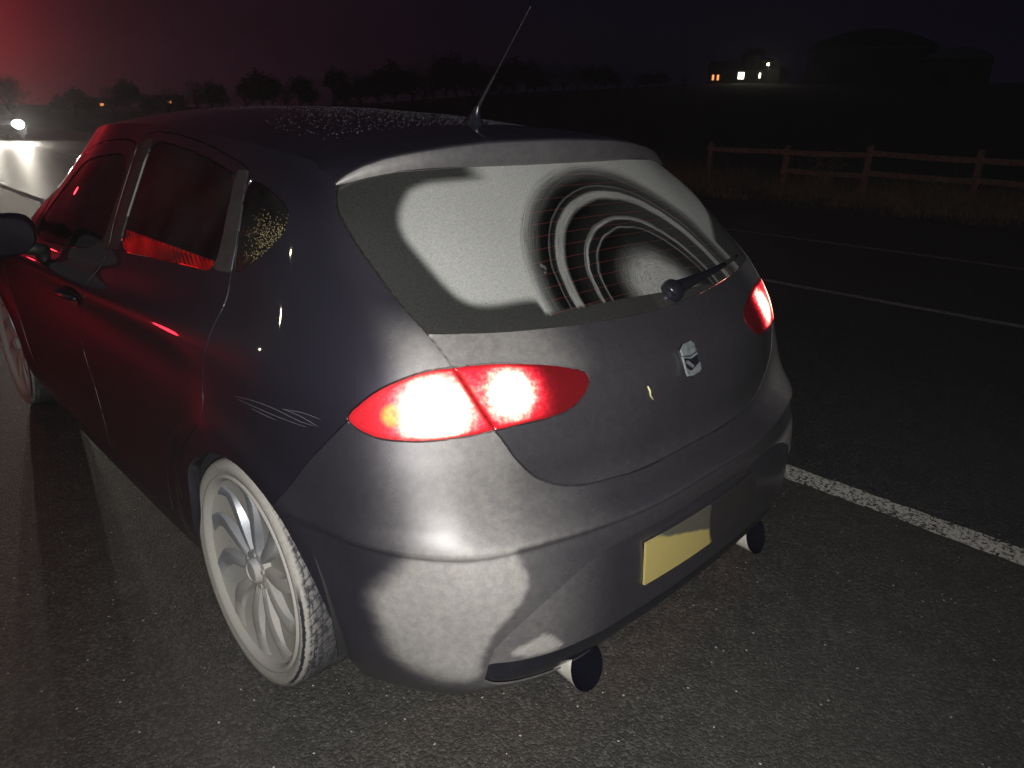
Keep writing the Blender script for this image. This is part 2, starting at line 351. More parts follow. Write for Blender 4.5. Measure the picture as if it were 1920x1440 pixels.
simple('far_car_paint',(.02,.02,.025),.3,coat=1.)
# ---------------------------------------------------------------- object helpers
def tag(o,label=None,cat=None,group=None,kind=None):
    if label:o['label']=label
    if cat:o['category']=cat
    if group:o['group']=group
    if kind:o['kind']=kind
    return o
def empty(name,loc=(0,0,0),rz=0,parent=None):
    o=bpy.data.objects.new(name,None);COL.objects.link(o);o.location=loc;o.rotation_euler=(0,0,rz);o.empty_display_size=.1
    if parent:o.parent=parent
    return o
def mesh_obj(name,V,Fc,mt,parent=None,smooth=True,loc=None):
    me=bpy.data.meshes.new(name);me.from_pydata([tuple(map(float,v)) for v in V],[],[tuple(f) for f in Fc]);me.update()
    if smooth: me.polygons.foreach_set('use_smooth',[True]*len(me.polygons))
    me.materials.append(MATS[mt])
    o=bpy.data.objects.new(name,me);COL.objects.link(o)
    if parent:o.parent=parent
    if loc is not None:o.location=loc
    return o
class MB:
    def __init__(s): s.V=[];s.F=[]
    def add(s,V,F):
        k=len(s.V);s.V+= [tuple(v) for v in V];s.F+=[tuple(i+k for i in f) for f in F];return s
    def box(s,c,d,rot=None,bev=0.):
        hx,hy,hz=[q/2 for q in d]
        V=[Vector((x*hx,y*hy,z*hz)) for z in(-1,1) for y in(-1,1) for x in(-1,1)]
        if rot: V=[rot@v for v in V]
        V=[v+Vector(c) for v in V]
        return s.add(V,[(0,2,3,1),(4,5,7,6),(0,1,5,4),(2,6,7,3),(0,4,6,2),(1,3,7,5)])
    def tube(s,P,r,n=8,caps=True):
        P=[Vector(p) for p in P];rs=r if isinstance(r,(list,tuple)) else [r]*len(P);V=[];F=[]
        ref=None
        for i,p in enumerate(P):
            t=(P[min(i+1,len(P)-1)]-P[max(i-1,0)]).normalized()
            if ref is None: ref=t.orthogonal().normalized()
            ref=(ref-t*ref.dot(t)).normalized();q=t.cross(ref)
            for k in range(n):
                a=2*math.pi*k/n;V.append(p+(ref*math.cos(a)+q*math.sin(a))*rs[i])
        for i in range(len(P)-1):
            for k in range(n):F.append((i*n+k,i*n+(k+1)%n,(i+1)*n+(k+1)%n,(i+1)*n+k))
        if caps:F.append(tuple(range(n))[::-1]);F.append(tuple((len(P)-1)*n+k for k in range(n)))
        return s.add(V,F)
    def build(s,name,mt,parent=None,smooth=True,loc=None): return mesh_obj(name,s.V,s.F,mt,parent,smooth,loc)
def autosmooth(o,ang=35):
    me=o.data;bm=bmesh.new();bm.from_mesh(me)
    for e in bm.edges:
        if len(e.link_faces)==2 and e.calc_face_angle(0)>math.radians(ang): e.smooth=False
    bmesh.ops.recalc_face_normals(bm,faces=bm.faces)
    bm.to_mesh(me);bm.free();return o
def float_attr(me,name,vals):
    a=me.attributes.new(name,'FLOAT','POINT');a.data.foreach_set('value',np.asarray(vals,dtype=np.float32))
# body surface: rows bottom->top, columns rear centre -> nose; x positive here = half width

ROWS=[
# r0 bottom lip
[(0,.015,.218),(.25,.018,.218),(.5,.042,.222),(.67,.125,.232),(.775,.27,.24),(.825,.42,.245),(.83,.74,.22),(.845,1.1,.205),(.852,1.75,.20),(.85,2.4,.20),(.845,2.9,.205),(.84,3.32,.21),(.80,3.75,.21),(.66,4.03,.21),(.35,4.16,.21),(0,4.20,.21)],
# r1
[(0,-.052,.295),(.25,-.045,.295),(.5,-.016,.297),(.69,.068,.305),(.80,.24,.31),(.853,.42,.32),(.862,.74,.31),(.862,1.1,.285),(.866,1.75,.28),(.862,2.4,.28),(.86,2.9,.285),(.858,3.32,.30),(.82,3.75,.30),(.68,4.07,.30),(.36,4.20,.30),(0,4.24,.30)],
# r2
[(0,-.062,.42),(.25,-.054,.42),(.5,-.030,.425),(.69,.054,.43),(.812,.205,.44),(.866,.42,.45),(.878,.74,.45),(.868,1.1,.42),(.868,1.75,.40),(.865,2.4,.40),(.865,2.9,.41),(.87,3.32,.43),(.83,3.75,.42),(.69,4.08,.42),(.36,4.215,.42),(0,4.255,.42)],
# r2b
[(0,-.060,.535),(.25,-.054,.535),(.5,-.024,.54),(.69,.048,.548),(.815,.205,.555),(.870,.42,.565),(.884,.74,.56),(.872,1.1,.54),(.868,1.75,.52),(.866,2.4,.52),(.868,2.9,.53),(.878,3.32,.54),(.835,3.75,.53),(.69,4.08,.53),(.36,4.215,.53),(0,4.255,.53)],
# r3 crease / shelf edge
[(0,-.052,.615),(.25,-.046,.615),(.5,.000,.618),(.70,.078,.622),(.818,.22,.63),(.870,.42,.64),(.886,.74,.64),(.875,1.1,.63),(.868,1.75,.61),(.867,2.4,.61),(.87,2.9,.62),(.882,3.32,.63),(.835,3.75,.60),(.68,4.07,.60),(.36,4.20,.60),(0,4.245,.60)],
# r4
[(0,.016,.656),(.25,.020,.657),(.5,.066,.679),(.69,.122,.71),(.80,.225,.725),(.862,.42,.735),(.883,.74,.735),(.874,1.1,.725),(.866,1.75,.71),(.865,2.4,.70),(.87,2.9,.70),(.878,3.32,.70),(.83,3.75,.66),(.67,4.05,.66),(.35,4.18,.67),(0,4.225,.67)],
# r5
[(0,.030,.775),(.25,.036,.777),(.5,.080,.787),(.68,.148,.80),(.79,.245,.81),(.853,.42,.82),(.875,.74,.825),(.868,1.1,.825),(.861,1.75,.80),(.860,2.4,.79),(.864,2.9,.775),(.868,3.32,.755),(.80,3.75,.72),(.64,4.00,.72),(.33,4.12,.73),(0,4.17,.73)],
# r6
[(0,.050,.885),(.25,.060,.887),(.5,.105,.893),(.67,.178,.90),(.775,.275,.905),(.838,.42,.912),(.869,.74,.92),(.876,1.1,.908),(.868,1.75,.878),(.863,2.4,.858),(.85,2.9,.835),(.83,3.32,.81),(.74,3.72,.78),(.60,3.93,.78),(.32,4.05,.79),(0,4.10,.79)],
# r7 belt
[(0,.135,.982),(.25,.145,.984),(.5,.190,.995),(.652,.255,1.020),(.74,.36,1.035),(.79,.47,1.045),(.808,.74,1.055),(.812,1.1,1.025),(.805,1.75,.962),(.80,2.4,.912),(.79,2.85,.885),(.75,3.15,.885),(.64,3.30,.90),(.48,3.38,.91),(.25,3.44,.92),(0,3.46,.92)],
# r8
[(0,.232,1.062),(.25,.242,1.064),(.5,.285,1.078),(.643,.347,1.100),(.72,.455,1.12),(.758,.56,1.135),(.77,.78,1.145),(.768,1.1,1.12),(.758,1.75,1.07),(.75,2.4,1.03),(.73,2.75,1.01),(.68,2.96,1.02),(.57,3.07,1.04),(.42,3.13,1.05),(.22,3.19,1.06),(0,3.21,1.06)],
# r9
[(0,.365,1.185),(.25,.375,1.187),(.5,.415,1.20),(.622,.475,1.215),(.675,.57,1.235),(.700,.67,1.245),(.708,.85,1.245),(.706,1.13,1.235),(.695,1.75,1.205),(.69,2.3,1.18),(.66,2.55,1.17),(.60,2.68,1.18),(.50,2.76,1.20),(.37,2.82,1.21),(.2,2.87,1.22),(0,2.89,1.22)],
# r10 roof edge
[(0,.500,1.318),(.25,.510,1.318),(.48,.548,1.310),(.578,.60,1.306),(.600,.70,1.325),(.607,.80,1.338),(.612,.93,1.350),(.615,1.17,1.368),(.615,1.75,1.385),(.605,2.15,1.370),(.575,2.33,1.355),(.52,2.40,1.362),(.43,2.45,1.375),(.32,2.48,1.385),(.17,2.50,1.392),(0,2.51,1.395)],
]
G=np.array(ROWS,float)   # R x C x 3
ZC=[(.45,1.368),(.60,1.385),(.836,1.404),(1.2,1.432),(1.6,1.447),(2.0,1.445),(2.3,1.425),(2.51,1.397)]

def hermite1d(P,t,closed_start=True):
    """P (n,...) control, t array in [0,n-1]; chord-length weighted Catmull-Rom (Bessel tangents) with mirror symmetry handled by caller"""
    n=P.shape[0]
    d=np.diff(P,axis=0)
    return d
def spline(P,t,sym0=False,sym1=False,pch=False):
    # P: (n,K,3) ; t: (m,) ; returns (m,K,3)
    n=P.shape[0]
    if sym0:
        q=P[1:2]*np.array([-1,1,1.]); P=np.concatenate([q,P],0)
    else: P=np.concatenate([2*P[:1]-P[1:2],P],0)
    if sym1:
        q=P[-2:-1]*np.array([-1,1,1.]); P=np.concatenate([P,q],0)
    else: P=np.concatenate([P,2*P[-1:]-P[-2:-1]],0)
    d=np.diff(P,axis=0); L=np.linalg.norm(d,axis=2)+1e-9   # (n+1,K)
    s=d/L[...,None]
    a=L[:-1][...,None];b=L[1:][...,None]
    T=(s[:-1]*b+s[1:]*a)/(a+b)      # (n,K,3) unit-speed tangents at P[1..n]
    i=np.clip(np.floor(t).astype(int),0,n-2); f=(t-i)[:,None,None]
    p0=P[1:-1][i];p1=P[2:][i]; h=L[1:-1][i][...,None]
    m0=T[i]*h;m1=T[i+1]*h
    f2=f*f;f3=f2*f
    return (2*f3-3*f2+1)*p0+(f3-2*f2+f)*m0+(3*f2-2*f3)*p1+(f3-f2)*m1
NR,NC=G.shape[:2]
def body_grid(us,vs):
    A=spline(G.transpose(1,0,2),us,True,True)      # (mu,R,3)
    B=spline(A.transpose(1,0,2),vs)                 # (mv,mu,3)
    for cy in (.70,3.317):
        r=np.hypot(B[...,1]-cy,B[...,2]-.31)
        w=np.where(r<.41,1.,np.exp(-((r-.41)/.05)**2))*np.clip((B[...,0]-.72)/.1,0,1)*np.clip((B[...,2]-.16)/.2,0,1)
        B[...,0]+=.013*w
    # step below the bumper crease
    du=np.gradient(B,axis=1);tx=du[...,0];ty=du[...,1];ln=np.hypot(tx,ty)+1e-9
    vv=np.asarray(vs)[:,None];uu=np.asarray(us)[None,:]
    ss=lambda a,b,x:(lambda t:t*t*(3-2*t))(np.clip((x-a)/(b-a),0,1))
    w=ss(3.99,3.84,vv)*ss(1.8,3.3,vv)*ss(5.3,4.0,uu)*.011
    w=w-.004*ss(3.99,4.05,vv)*ss(4.6,4.1,vv)*ss(5.3,4.0,uu)*ss(0.8,2.0,uu)
    B[...,0]-=w*ty/ln;B[...,1]+=w*tx/ln
    return B
_cache={}
def table(N=24):
    if N in _cache: return _cache[N]
    us=np.linspace(0,NC-1,(NC-1)*N+1);vs=np.linspace(0,NR-1,(NR-1)*N+1)
    _cache[N]=(us,vs,body_grid(us,vs)); return _cache[N]
def body_eval(uv,N=24):
    us,vs,T=table(N)
    a=np.clip(uv[:,0]*N,0,len(us)-1.0001);b=np.clip(uv[:,1]*N,0,len(vs)-1.0001)
    i=a.astype(int);j=b.astype(int);fa=(a-i)[:,None];fb=(b-j)[:,None]
    return (T[j,i]*(1-fa)+T[j,i+1]*fa)*(1-fb)+(T[j+1,i]*(1-fa)+T[j+1,i+1]*fa)*fb

CV={"tailgate":[[3.309,10.859],[3.478,10.493],[3.56,10.172],[3.489,9.966],[3.343,9.605],[3.15,9.163],[3.011,8.582],[2.905,8.146],[2.747,7.615],[2.642,7.226],[2.455,6.525],[2.419,6.453],[2.342,6.232],[2.264,5.973],[2.143,5.703],[1.98,5.463],[1.821,5.283],[1.629,5.184],[1.426,5.137],[1.104,5.131],[0.735,5.101],[0.482,5.087],[0,5.067],[-0.5,5.067],[-0.5,12.2],[3.309,12.2]],"glass":[[4.2,8.059],[3.219,8.059],[2.904,8.13],[2.559,8.178],[2.193,8.225],[1.612,8.248],[1.037,8.179],[0.47,8.14],[0,8.110000000000001],[-0.5,8.110000000000001],[-0.5,12.2],[4.2,12.2]],"lamp":[[4.272,6.723],[4.145,6.981],[3.92,7.155],[3.693,7.285],[3.435,7.402],[3.175,7.504],[2.93,7.57],[2.752,7.596],[2.533,7.638],[2.213,7.664],[1.927,7.641],[1.704,7.578],[1.486,7.448],[1.378,7.353],[1.339,7.246],[1.359,7.116],[1.432,6.959],[1.518,6.82],[1.635,6.696],[1.766,6.64],[1.889,6.613],[2.102,6.588],[2.426,6.543],[2.732,6.478],[2.998,6.431],[3.328,6.394],[3.651,6.39],[3.915,6.418],[4.104,6.506],[4.226,6.615]],"bumper":[[5.214,3.943],[5.178,4.059],[5.093,4.448],[4.981,4.954],[4.787,5.524],[4.559,6.085],[4.342,6.516],[4.134,6.876],[3.47,6.98],[2.8,7.051],[2.449,6.813],[2.006,6.509],[0,6.509],[-0.5,6.0],[-0.5,-1],[6.3,-1],[6.3,2.5]],"arch":[[6.842,1.052],[6.744,2.133],[6.695,2.752],[6.586,3.156],[6.416,3.661],[6.224,4.115],[6.029,4.372],[5.76,4.509],[5.55,4.474],[5.346,4.283],[5.203,4.066],[5.071,3.668],[4.963,3.062],[4.797,2.64],[4.618,2.08],[4.51,1.718],[4.381,1.374],[4.32,0.673],[4.32,-1],[6.842,-1]],"rear_door":[[6.956,1.659],[6.973,2.03],[6.943,2.491],[6.821,3.046],[6.647,3.741],[6.451,4.331],[6.273,4.799],[6.221,5.18],[6.214,5.514],[6.231,5.81],[6.185,6.29],[6.124,6.833],[6.095,7.125],[6.084,7.373],[6.063,7.573],[6.05,7.836],[6.056,8.066],[6.059,8.303],[6.0,9.096],[5.994,9.846],[6.047,10.366],[6.089,10.531],[6.469,10.652],[6.987,10.775],[7.223,10.85],[7.473,10.893],[7.815,10.871],[7.934,10.728],[7.962,10.386],[7.972,9.554],[7.934,8.505],[7.953,8.088],[7.968,7.672],[7.98,7.377],[7.999,6.873],[8.184,5.914],[8.237,5.218],[8.257,4.59],[8.229,3.825],[8.174,3.157],[8.14,2.584],[8.108,1.957],[8.094,1.465],[8.118,1.06]],"rear_door_window":[[7.767,10.731],[7.559,10.725],[7.299,10.679],[7.053,10.583],[6.586,10.452],[6.253,10.35],[6.228,9.363],[6.311,8.268],[6.637,8.316],[7.124,8.369],[7.504,8.391],[7.79,8.417],[7.788,9.762]],"quarter_window":[[6.022,10.371],[5.636,10.278],[5.282,10.152],[5.053,10.032],[4.902,9.88],[4.916,9.71],[5.033,9.497],[5.178,9.298],[5.405,9.036],[5.647,8.736],[5.886,8.47],[6.029,8.35],[5.978,9.417]],"pillar_rear":[[6.268,10.455],[6.238,10.46],[6.067,10.492],[6.014,10.452],[5.96,10.169],[5.952,9.698],[6.012,8.817],[6.034,8.386],[6.059,8.341],[6.276,8.315],[6.317,8.321],[6.322,8.374],[6.228,9.363],[6.264,10.348]],"pillar_mid":[[7.879,10.711],[7.857,10.742],[7.765,10.783],[7.743,10.753],[7.783,9.94],[7.772,9.039],[7.776,8.499],[7.8,8.449],[7.912,8.435],[7.949,8.466],[7.907,9.096],[7.929,10.039]],"pillar_front":[[7.991,10.525],[7.986,10.59],[7.882,10.721],[7.857,10.742],[7.867,10.664],[7.929,10.039],[7.907,9.096],[7.928,8.451],[7.955,8.415],[8.03,8.428],[8.055,8.464],[8.038,9.111],[8.04,9.818]],"front_door":[[8.118,1.06],[8.094,1.465],[8.108,1.957],[8.14,2.584],[8.174,3.157],[8.229,3.825],[8.257,4.59],[8.237,5.218],[8.184,5.914],[7.999,6.873],[7.98,7.377],[7.968,7.672],[7.953,8.088],[7.934,8.505],[7.972,9.554],[7.962,10.386],[7.934,10.728],[8.6,10.72],[9.2,10.55],[9.6,10.2],[9.95,9.3],[10.3,8.25],[10.35,7.6],[10.25,6.0],[10.15,4.5],[10.0,3.2],[9.9,1.6],[9.7,1.0],[8.5,0.95]],"front_door_window":[[8.045,8.312],[8.031,9.643],[7.991,10.492],[8.6,10.45],[9.05,10.3],[9.4,9.95],[9.7,9.2],[9.95,8.45],[9.5,8.22],[9.0,8.2]],"lower_panel":[[2.897,1.646],[2.635,2.14],[2.414,2.447],[2.095,2.759],[1.841,2.973],[1.587,3.197],[1.322,3.265],[1.036,3.265],[0,3.285],[-0.5,3.285],[-0.5,-1],[2.897,-1]],"slot":[[2.916,1.094],[2.916,1.544],[2.613,1.499],[2.384,1.463],[2.078,1.447],[1.778,1.463],[1.438,1.418],[0,1.418],[-0.5,1.418],[-0.5,0.2],[0.6,0.15],[1.3,0.2],[2.0,0.2]],"d_patch":[[3.541,4.137],[3.026,4.2],[2.517,4.154],[2.473,4.155],[2.482,3.555],[2.454,2.967],[2.561,2.652],[2.728,2.395],[2.838,2.036],[2.936,1.683],[2.959,1.393],[3.01,1.219],[3.287,1.198],[3.569,1.232],[3.747,1.36],[3.938,1.761],[4.066,2.216],[4.104,2.651],[3.866,3.115],[3.695,3.633]],"d_slotpatch":[[2.647,1.64],[2.54,1.774],[2.398,1.812],[2.329,1.829],[2.295,1.896],[2.19,1.839],[2.089,1.643],[2.02,1.546],[2.144,1.489],[2.387,1.52]],"d_glass":[[0.144,10.843],[0.279,10.86],[0.619,10.816],[0.976,10.814],[1.168,10.803],[1.353,10.794],[1.588,10.791],[1.806,10.774],[1.986,10.671],[2.27,10.404],[2.433,10.135],[2.475,9.845],[2.406,9.621],[2.343,9.402],[2.271,9.148],[2.149,8.902],[1.963,8.801],[1.769,8.816],[1.551,8.864],[1.367,8.849],[1.363,8.666],[0.811,8.741],[0.192,8.728]],"marks":[[[5.74,6.168],[5.416,6.374],[5.176,6.418],[4.956,6.338],[4.713,6.357]],[[5.676,6.155],[5.353,6.236],[5.121,6.26],[4.83,6.272]],[[5.134,6.484],[4.924,6.57],[4.623,6.538]],[[5.134,6.484],[4.962,6.48],[4.651,6.366]],[[5.489,6.13],[5.29,6.149],[5.185,6.157]]],"chip":[[0.689,6.745],[0.665,6.643],[0.662,6.541],[0.625,6.432]]}
# ================================================================ setting
def bend(y): return .0004*max(0.,y-15)**2
def strip(name,x0,x1,y0,y1,z,mt,nx=2,step=2.,parent=None,jit=0.):
    ys=np.arange(y0,y1+.01,step);V=[];F=[]
    for y in ys:
        for k in range(nx):V.append((x0+(x1-x0)*k/(nx-1)+bend(y),y,z))
    for i in range(len(ys)-1):
        for k in range(nx-1):
            a=i*nx+k;F.append((a,a+1,a+nx+1,a+nx))
    return mesh_obj(name,V,F,mt,parent,False)
def terrain():
    # field rising to a ridge on the right, level on the left
    az=np.radians([-60,-20,0,10,16,25,35,46,59,64,78,100,130]);sl=np.array([0,0,-.002,-.002,-.002,.004,.012,.029,.043,.044,.044,.042,.03])
    A=np.radians(np.linspace(-70,140,141));Rr=np.array([0,10,14,18,24,32,45,60,80,100,125,150,165,180,200,240,320,500,900,1800.])
    V=[(0.,0.,-.06)];F=[]
    for r in Rr[1:]:
        for a in A:
            H=1.437+np.interp(a,az,sl)*180;H=max(H-.5,.0) if np.interp(a,az,sl)>.0 else 0.
            h=H*max(0,(min(r,180)-22)/158)**1.6
            if r>180:h=H*(1-.15*min(1,(r-180)/300))
            x,y=CAM.x+r*math.sin(a),CAM.y+r*math.cos(a)
            h+= (.25*math.sin(x*.07)*math.sin(y*.05+1)*min(1,max(0,(r-60)/100)))
            V.append((x,y,h-.06))
    n=len(A)
    for k in range(n-1):F.append((0,1+k+1,1+k))
    for i in range(len(Rr)-2):
        for k in range(n-1):
            a=1+i*n+k;F.append((a,a+1,a+n+1,a+n))
    return mesh_obj('hill_terrain',V,F,'hill_grass',None,True)
tag(terrain(),kind='structure')
g=mesh_obj('ground',[(-1500,-1500,-.12),(1500,-1500,-.12),(1500,1500,-.12),(-1500,1500,-.12)],[(0,1,2,3)],'hill_grass',None,False);tag(g,kind='structure')
tag(strip('road_shoulder',-6.5,1.39,-30,160,0,'shoulder_asphalt'),kind='structure')
tag(strip('road',1.39,10.7,-30,160,-.004,'lane_asphalt'),kind='structure')
def line(name,x,w,y0,y1,lab):
    ys=np.arange(y0,y1,.05 if y1-y0<30 else .5);V=[];F=[]
    for i,y in enumerate(ys):
        e=rng.normal(0,.0035,2);V+=[(x-w/2+e[0]+bend(y),y,.002),(x+w/2+e[1]+bend(y),y,.002)]
    for i in range(len(ys)-1):F.append((2*i,2*i+1,2*i+3,2*i+2))
    tag(mesh_obj(name,V,F,'worn_white_paint',None,False),kind='structure')
line('road_marking',1.345,.125,-6,23,'')
line('road_marking',4.93,.10,-6,23,'')
line('road_marking',7.62,.10,-6,23,'')
line('road_marking',1.345,.125,23,150,'')
line('road_marking',4.93,.10,23,150,'')
def verge():
    ys=np.arange(-12,60,.5);xs=np.linspace(10.6,17,14);V=[];F=[]
    for y in ys:
        for k,x in enumerate(xs):
            z=-.03+ (0 if k==0 else .05+.04*rng.random()+min(.05,(x-10.6)*.03))
            V.append((x+bend(y)+(.08*rng.normal() if k==0 else 0),y,z))
    n=len(xs)
    for i in range(len(ys)-1):
        for k in range(n-1):
            a=i*n+k;F.append((a,a+1,a+n+1,a+n))
    return mesh_obj('verge',V,F,'verge_earth',None,True)
tag(verge(),kind='structure')
def grass():
    V=[];F=[]
    def blade(x,y,h,w,lean,z0):
        a=rng.random()*6.28;dx,dy=math.cos(a)*w,math.sin(a)*w
        b=rng.random()*6.28;lx,ly=math.cos(b)*lean,math.sin(b)*lean
        k=len(V);V.extend([(x-dx,y-dy,z0),(x+dx,y+dy,z0),(x+dx*.6+lx*.4,y+dy*.6+ly*.4,z0+h*.6),(x-dx*.6+lx*.4,y-dy*.6+ly*.4,z0+h*.6),(x+lx,y+ly,z0+h)])
        F.extend([(k,k+1,k+2,k+3),(k+3,k+2,k+4)])
    cl=[(rng.uniform(11.0,13.6),rng.uniform(-3,16),rng.uniform(.15,.5),rng.uniform(.16,.58)) for _ in range(330)]
    for (cx,cy,cr,ch) in cl:
        ch*= .55+.45*min(1,max(0,(cx-11)/1.2))
        for _ in range(int(60*cr/.3)):
            r=cr*math.sqrt(rng.random());a=rng.random()*6.28
            blade(cx+r*math.cos(a),cy+r*math.sin(a),ch*rng.uniform(.5,1.25),.0035+.003*rng.random(),ch*rng.uniform(.1,.7),.02)
    for _ in range(9000):
        blade(rng.uniform(10.75,14),rng.uniform(-4,20),rng.uniform(.04,.16),.004,.05,.03)
    o=mesh_obj('dry_grass',V,F,'dry_grass',None,False);tag(o,kind='stuff');return o
grass()
# bushy weeds leaning on the fence
def weed(i,x,y,h,lab):
    m=MB()
    for _ in range(40):
        a=rng.random()*6.28;l=h*rng.uniform(.5,1.);t=rng.uniform(.15,.6)
        P=[(x,y,.0)];d=Vector((math.cos(a)*t,math.sin(a)*t,1)).normalized()
        q=Vector((x,y,0))
        for k in range(4):
            q=q+d*l/4;d=(d+Vector((rng.normal(0,.18),rng.normal(0,.18),-.02))).normalized();P.append(tuple(q))
        m.tube(P,[.005,.004,.003,.002,.001],4,False)
        for p in P[2:]:
            for _ in range(3):
                c=Vector(p)+Vector(rng.normal(0,.04,3));u=Vector(rng.normal(0,1,3)).normalized()*.03;v=Vector(rng.normal(0,1,3)).normalized()*.012
                m.add([c-u,c+v,c+u,c-v],[(0,1,2,3)])
    tag(m.build('tall_weed','dry_grass',None,False),lab,'weed','tall weeds by the fence')
weed(0,12.15,4.9,1.0,'tallest bramble clump arching over the top rail beside a fence post')
weed(1,12.0,8.4,.75,'leafy tawny weed clump at the far left end of the fence')
weed(2,12.1,2.9,.55,'low weed clump in front of the lower rail on the right')
# fence
def fence():
    e=empty('wooden_fence',(12.5,3,0));tag(e,'weathered post and rail wooden fence beyond the dry grass verge','fence')
    ys=[-3.4,-1.5,.35,2.45,4.2,5.75,7.4]
    m=None
    for y in ys:
        m=MB();w=.045
        h=1.0 if y<5 else .93
        V=[(-w,-w*1.2,-.1),(w,-w*1.2,-.1),(w,w*1.2,-.1),(-w,w*1.2,-.1),(-w*.9,-w*1.1,h),(w*.9,-w*1.1,h),(w*.9,w*1.1,h),(-w*.9,w*1.1,h),(0,-w,h+.03),(0,w,h+.03)]
        F=[(0,1,5,4),(1,2,6,5),(2,3,7,6),(3,0,4,7),(4,5,8),(5,6,9,8),(6,7,9),(7,4,8,9)]
        tw=rng.normal(0,.03)
        V=[(v[0]+tw*v[2],y-3+v[1]+rng.normal(0,.0)+.03*v[2]*rng.random(),v[2]) for v in V];m.add(V,F)
        m.build('post','weathered_wood',e,False)
    for (zz,x) in ((.88,-.06),(.54,-.06)):
        for i in range(len(ys)-1):
            if zz<.6 and i>4: continue
            y0,y1=ys[i]-.06,ys[i+1]+.06;z0=zz+rng.normal(0,.012)-(0.03 if ys[i]>4 else 0);z1=zz+rng.normal(0,.012)-(.05 if ys[i+1]>5 else 0)
            m=MB();n=10;V=[];F=[]
            for k in range(n+1):
                t=k/n;y=y0+(y1-y0)*t-3;z=z0+(z1-z0)*t;sg=-.012*math.sin(math.pi*t)
                hh=.045+rng.normal(0,.002)
                off=x-(.0025 if i%2 else 0)
                for (a,b) in ((-.018,-hh),(.018,-hh),(.018,hh),(-.018,hh)):V.append((off+a,y,z+sg+b))
            for k in range(n):
                for q in range(4):F.append((4*k+q,4*k+(q+1)%4,4*k+4+(q+1)%4,4*k+4+q))
            F+=[(3,2,1,0),(4*n,4*n+1,4*n+2,4*n+3)]
            m.add(V,F);m.build('rail','weathered_wood',e,False)
fence()
# ---- far trees
def az_of(px): # bearing of an image column near the horizon is only used as a plain bearing table
    return np.interp(px,[0,200,1000,1340,1460,1760,1920],[11.1,16.5,46.05,59.3,63.35,72.95,78.])
def ridge_h(a,r):
    sl=np.interp(a,[-60,-20,0,10,16,25,35,46,59,64,78,100],[0,0,-.002,-.002,-.002,.004,.012,.029,.043,.044,.044,.042])
    H=1.437+sl*180;H=max(H-.5,0) if sl>0 else 0.
    return H*max(0,(min(r,180)-22)/158)**1.6-.1
def tree_protos(seed,kind):
    rg=np.random.default_rng(seed);m=MB();P0=Vector((0,0,0));tips=[]
    def branch(p,d,l,r,lv):
        P=[p];q=p;dd=d
        for k in range(3):
            dd=(dd+Vector(rg.normal(0,.13,3))).normalized();q=q+dd*l/3;P.append(q)
        m.tube(P,[r,r*.85,r*.7,r*.5],5 if lv<2 else 3,False)
        if lv>=4: tips.append(q);return
        for _ in range(3 if lv else 9):
            s=rg.uniform(.22,1.) if lv==0 else rg.uniform(.4,1.)
            pp=p+(q-p)*s;nd=(dd*.75+Vector((rg.normal(0,.55),rg.normal(0,.55),rg.uniform(-.05,.6)))).normalized()
            branch(pp,nd,l*rg.uniform(.55,.78),r*.5,lv+1)
        tips.append(q)
    branch(P0,Vector((0,0,1)),.40,.022,0)
    c=MB()
    for t in tips:
        for _ in range(9 if kind else 5):
            s=.035 if kind else .02
            o=t+Vector(rg.normal(0,.035,3));u=Vector(rg.normal(0,1,3)).normalized()*s;v=Vector(rg.normal(0,1,3)).normalized()*s*(.5 if kind else .15)
            c.add([o-u,o+v,o+u,o-v],[(0,1,2,3)])
    return m,c
PRO=[]
for k in range(5):
    m,c=tree_protos(11+k,k%2)
    PRO.append((m,c))
first={}
LT=[]
def tree(i,px,r,h,lab,grp):
    k=i%5;a=float(az_of(px));x,y=CAM.x+r*math.sin(math.radians(a)),CAM.y+r*math.cos(math.radians(a))
    e=empty('bare_tree' if k%2==0 else 'leafy_tree',(x,y,ridge_h(a,r)-.3),rng.random()*6.28);e.scale=(h*rng.uniform(.9,1.25),)*2+(h,)
    tag(e,lab,'tree',grp)
    if k not in first:
        t=PRO[k][0].build('trunk','bark',e);c=PRO[k][1].build('crown','twig_leaf',e,False);first[k]=(t,c)
    else:
        for s in first[k]:
            d=s.copy();COL.objects.link(d);d.parent=e
TL=[(-170,5.5,100),(95,3.2,119),(165,4.0,121),(265,3.8,121),(325,4.0,120),(440,5.4,121),(535,5.8,123),(630,6.6,139),(690,7.8,141),(775,8.2,147),(825,9.4,152),(880,8.2,152),(930,8.4,160),(985,8.,163),(1035,7.4,166),(1085,6.6,167),(1135,5.8,169),(1190,5.4,168),(1240,4.4,169),(1280,3.8,170)]+[(-70,5.5,100),(130,4.2,118),(215,5.6,120),(240,6.1,119),(300,5.0,121),(350,5.8,118),(372,5.2,122),(405,4.4,121),(470,7.2,120),(505,6.6,119),(560,6.4,122),(600,7.4,140),(660,8.3,141),(720,9.2,142),(755,9.6,150),(800,9.0,151),(850,9.6,152),(905,9.4,160),(960,9.2,161),(1005,9.0,162),(1060,7.,165),(1110,6.,166),(1160,5.4,167),(1215,4.6,168)]
for i,(px,h,r) in enumerate(TL):
    tree(i,px,r,h,'bare winter tree in the dark treeline along the field edge','trees along the dark skyline')
tree(1,1418,184,8.5,'tall dark evergreen standing behind the lit farmhouse','trees behind the farmhouse')
tree(3,1385,186,4.2,'lower bushy tree at the left end of the lit farmhouse','trees behind the farmhouse')
tree(3,1470,187,5.0,'bushy tree right of the yard lamp and left of the barn','trees behind the farmhouse')
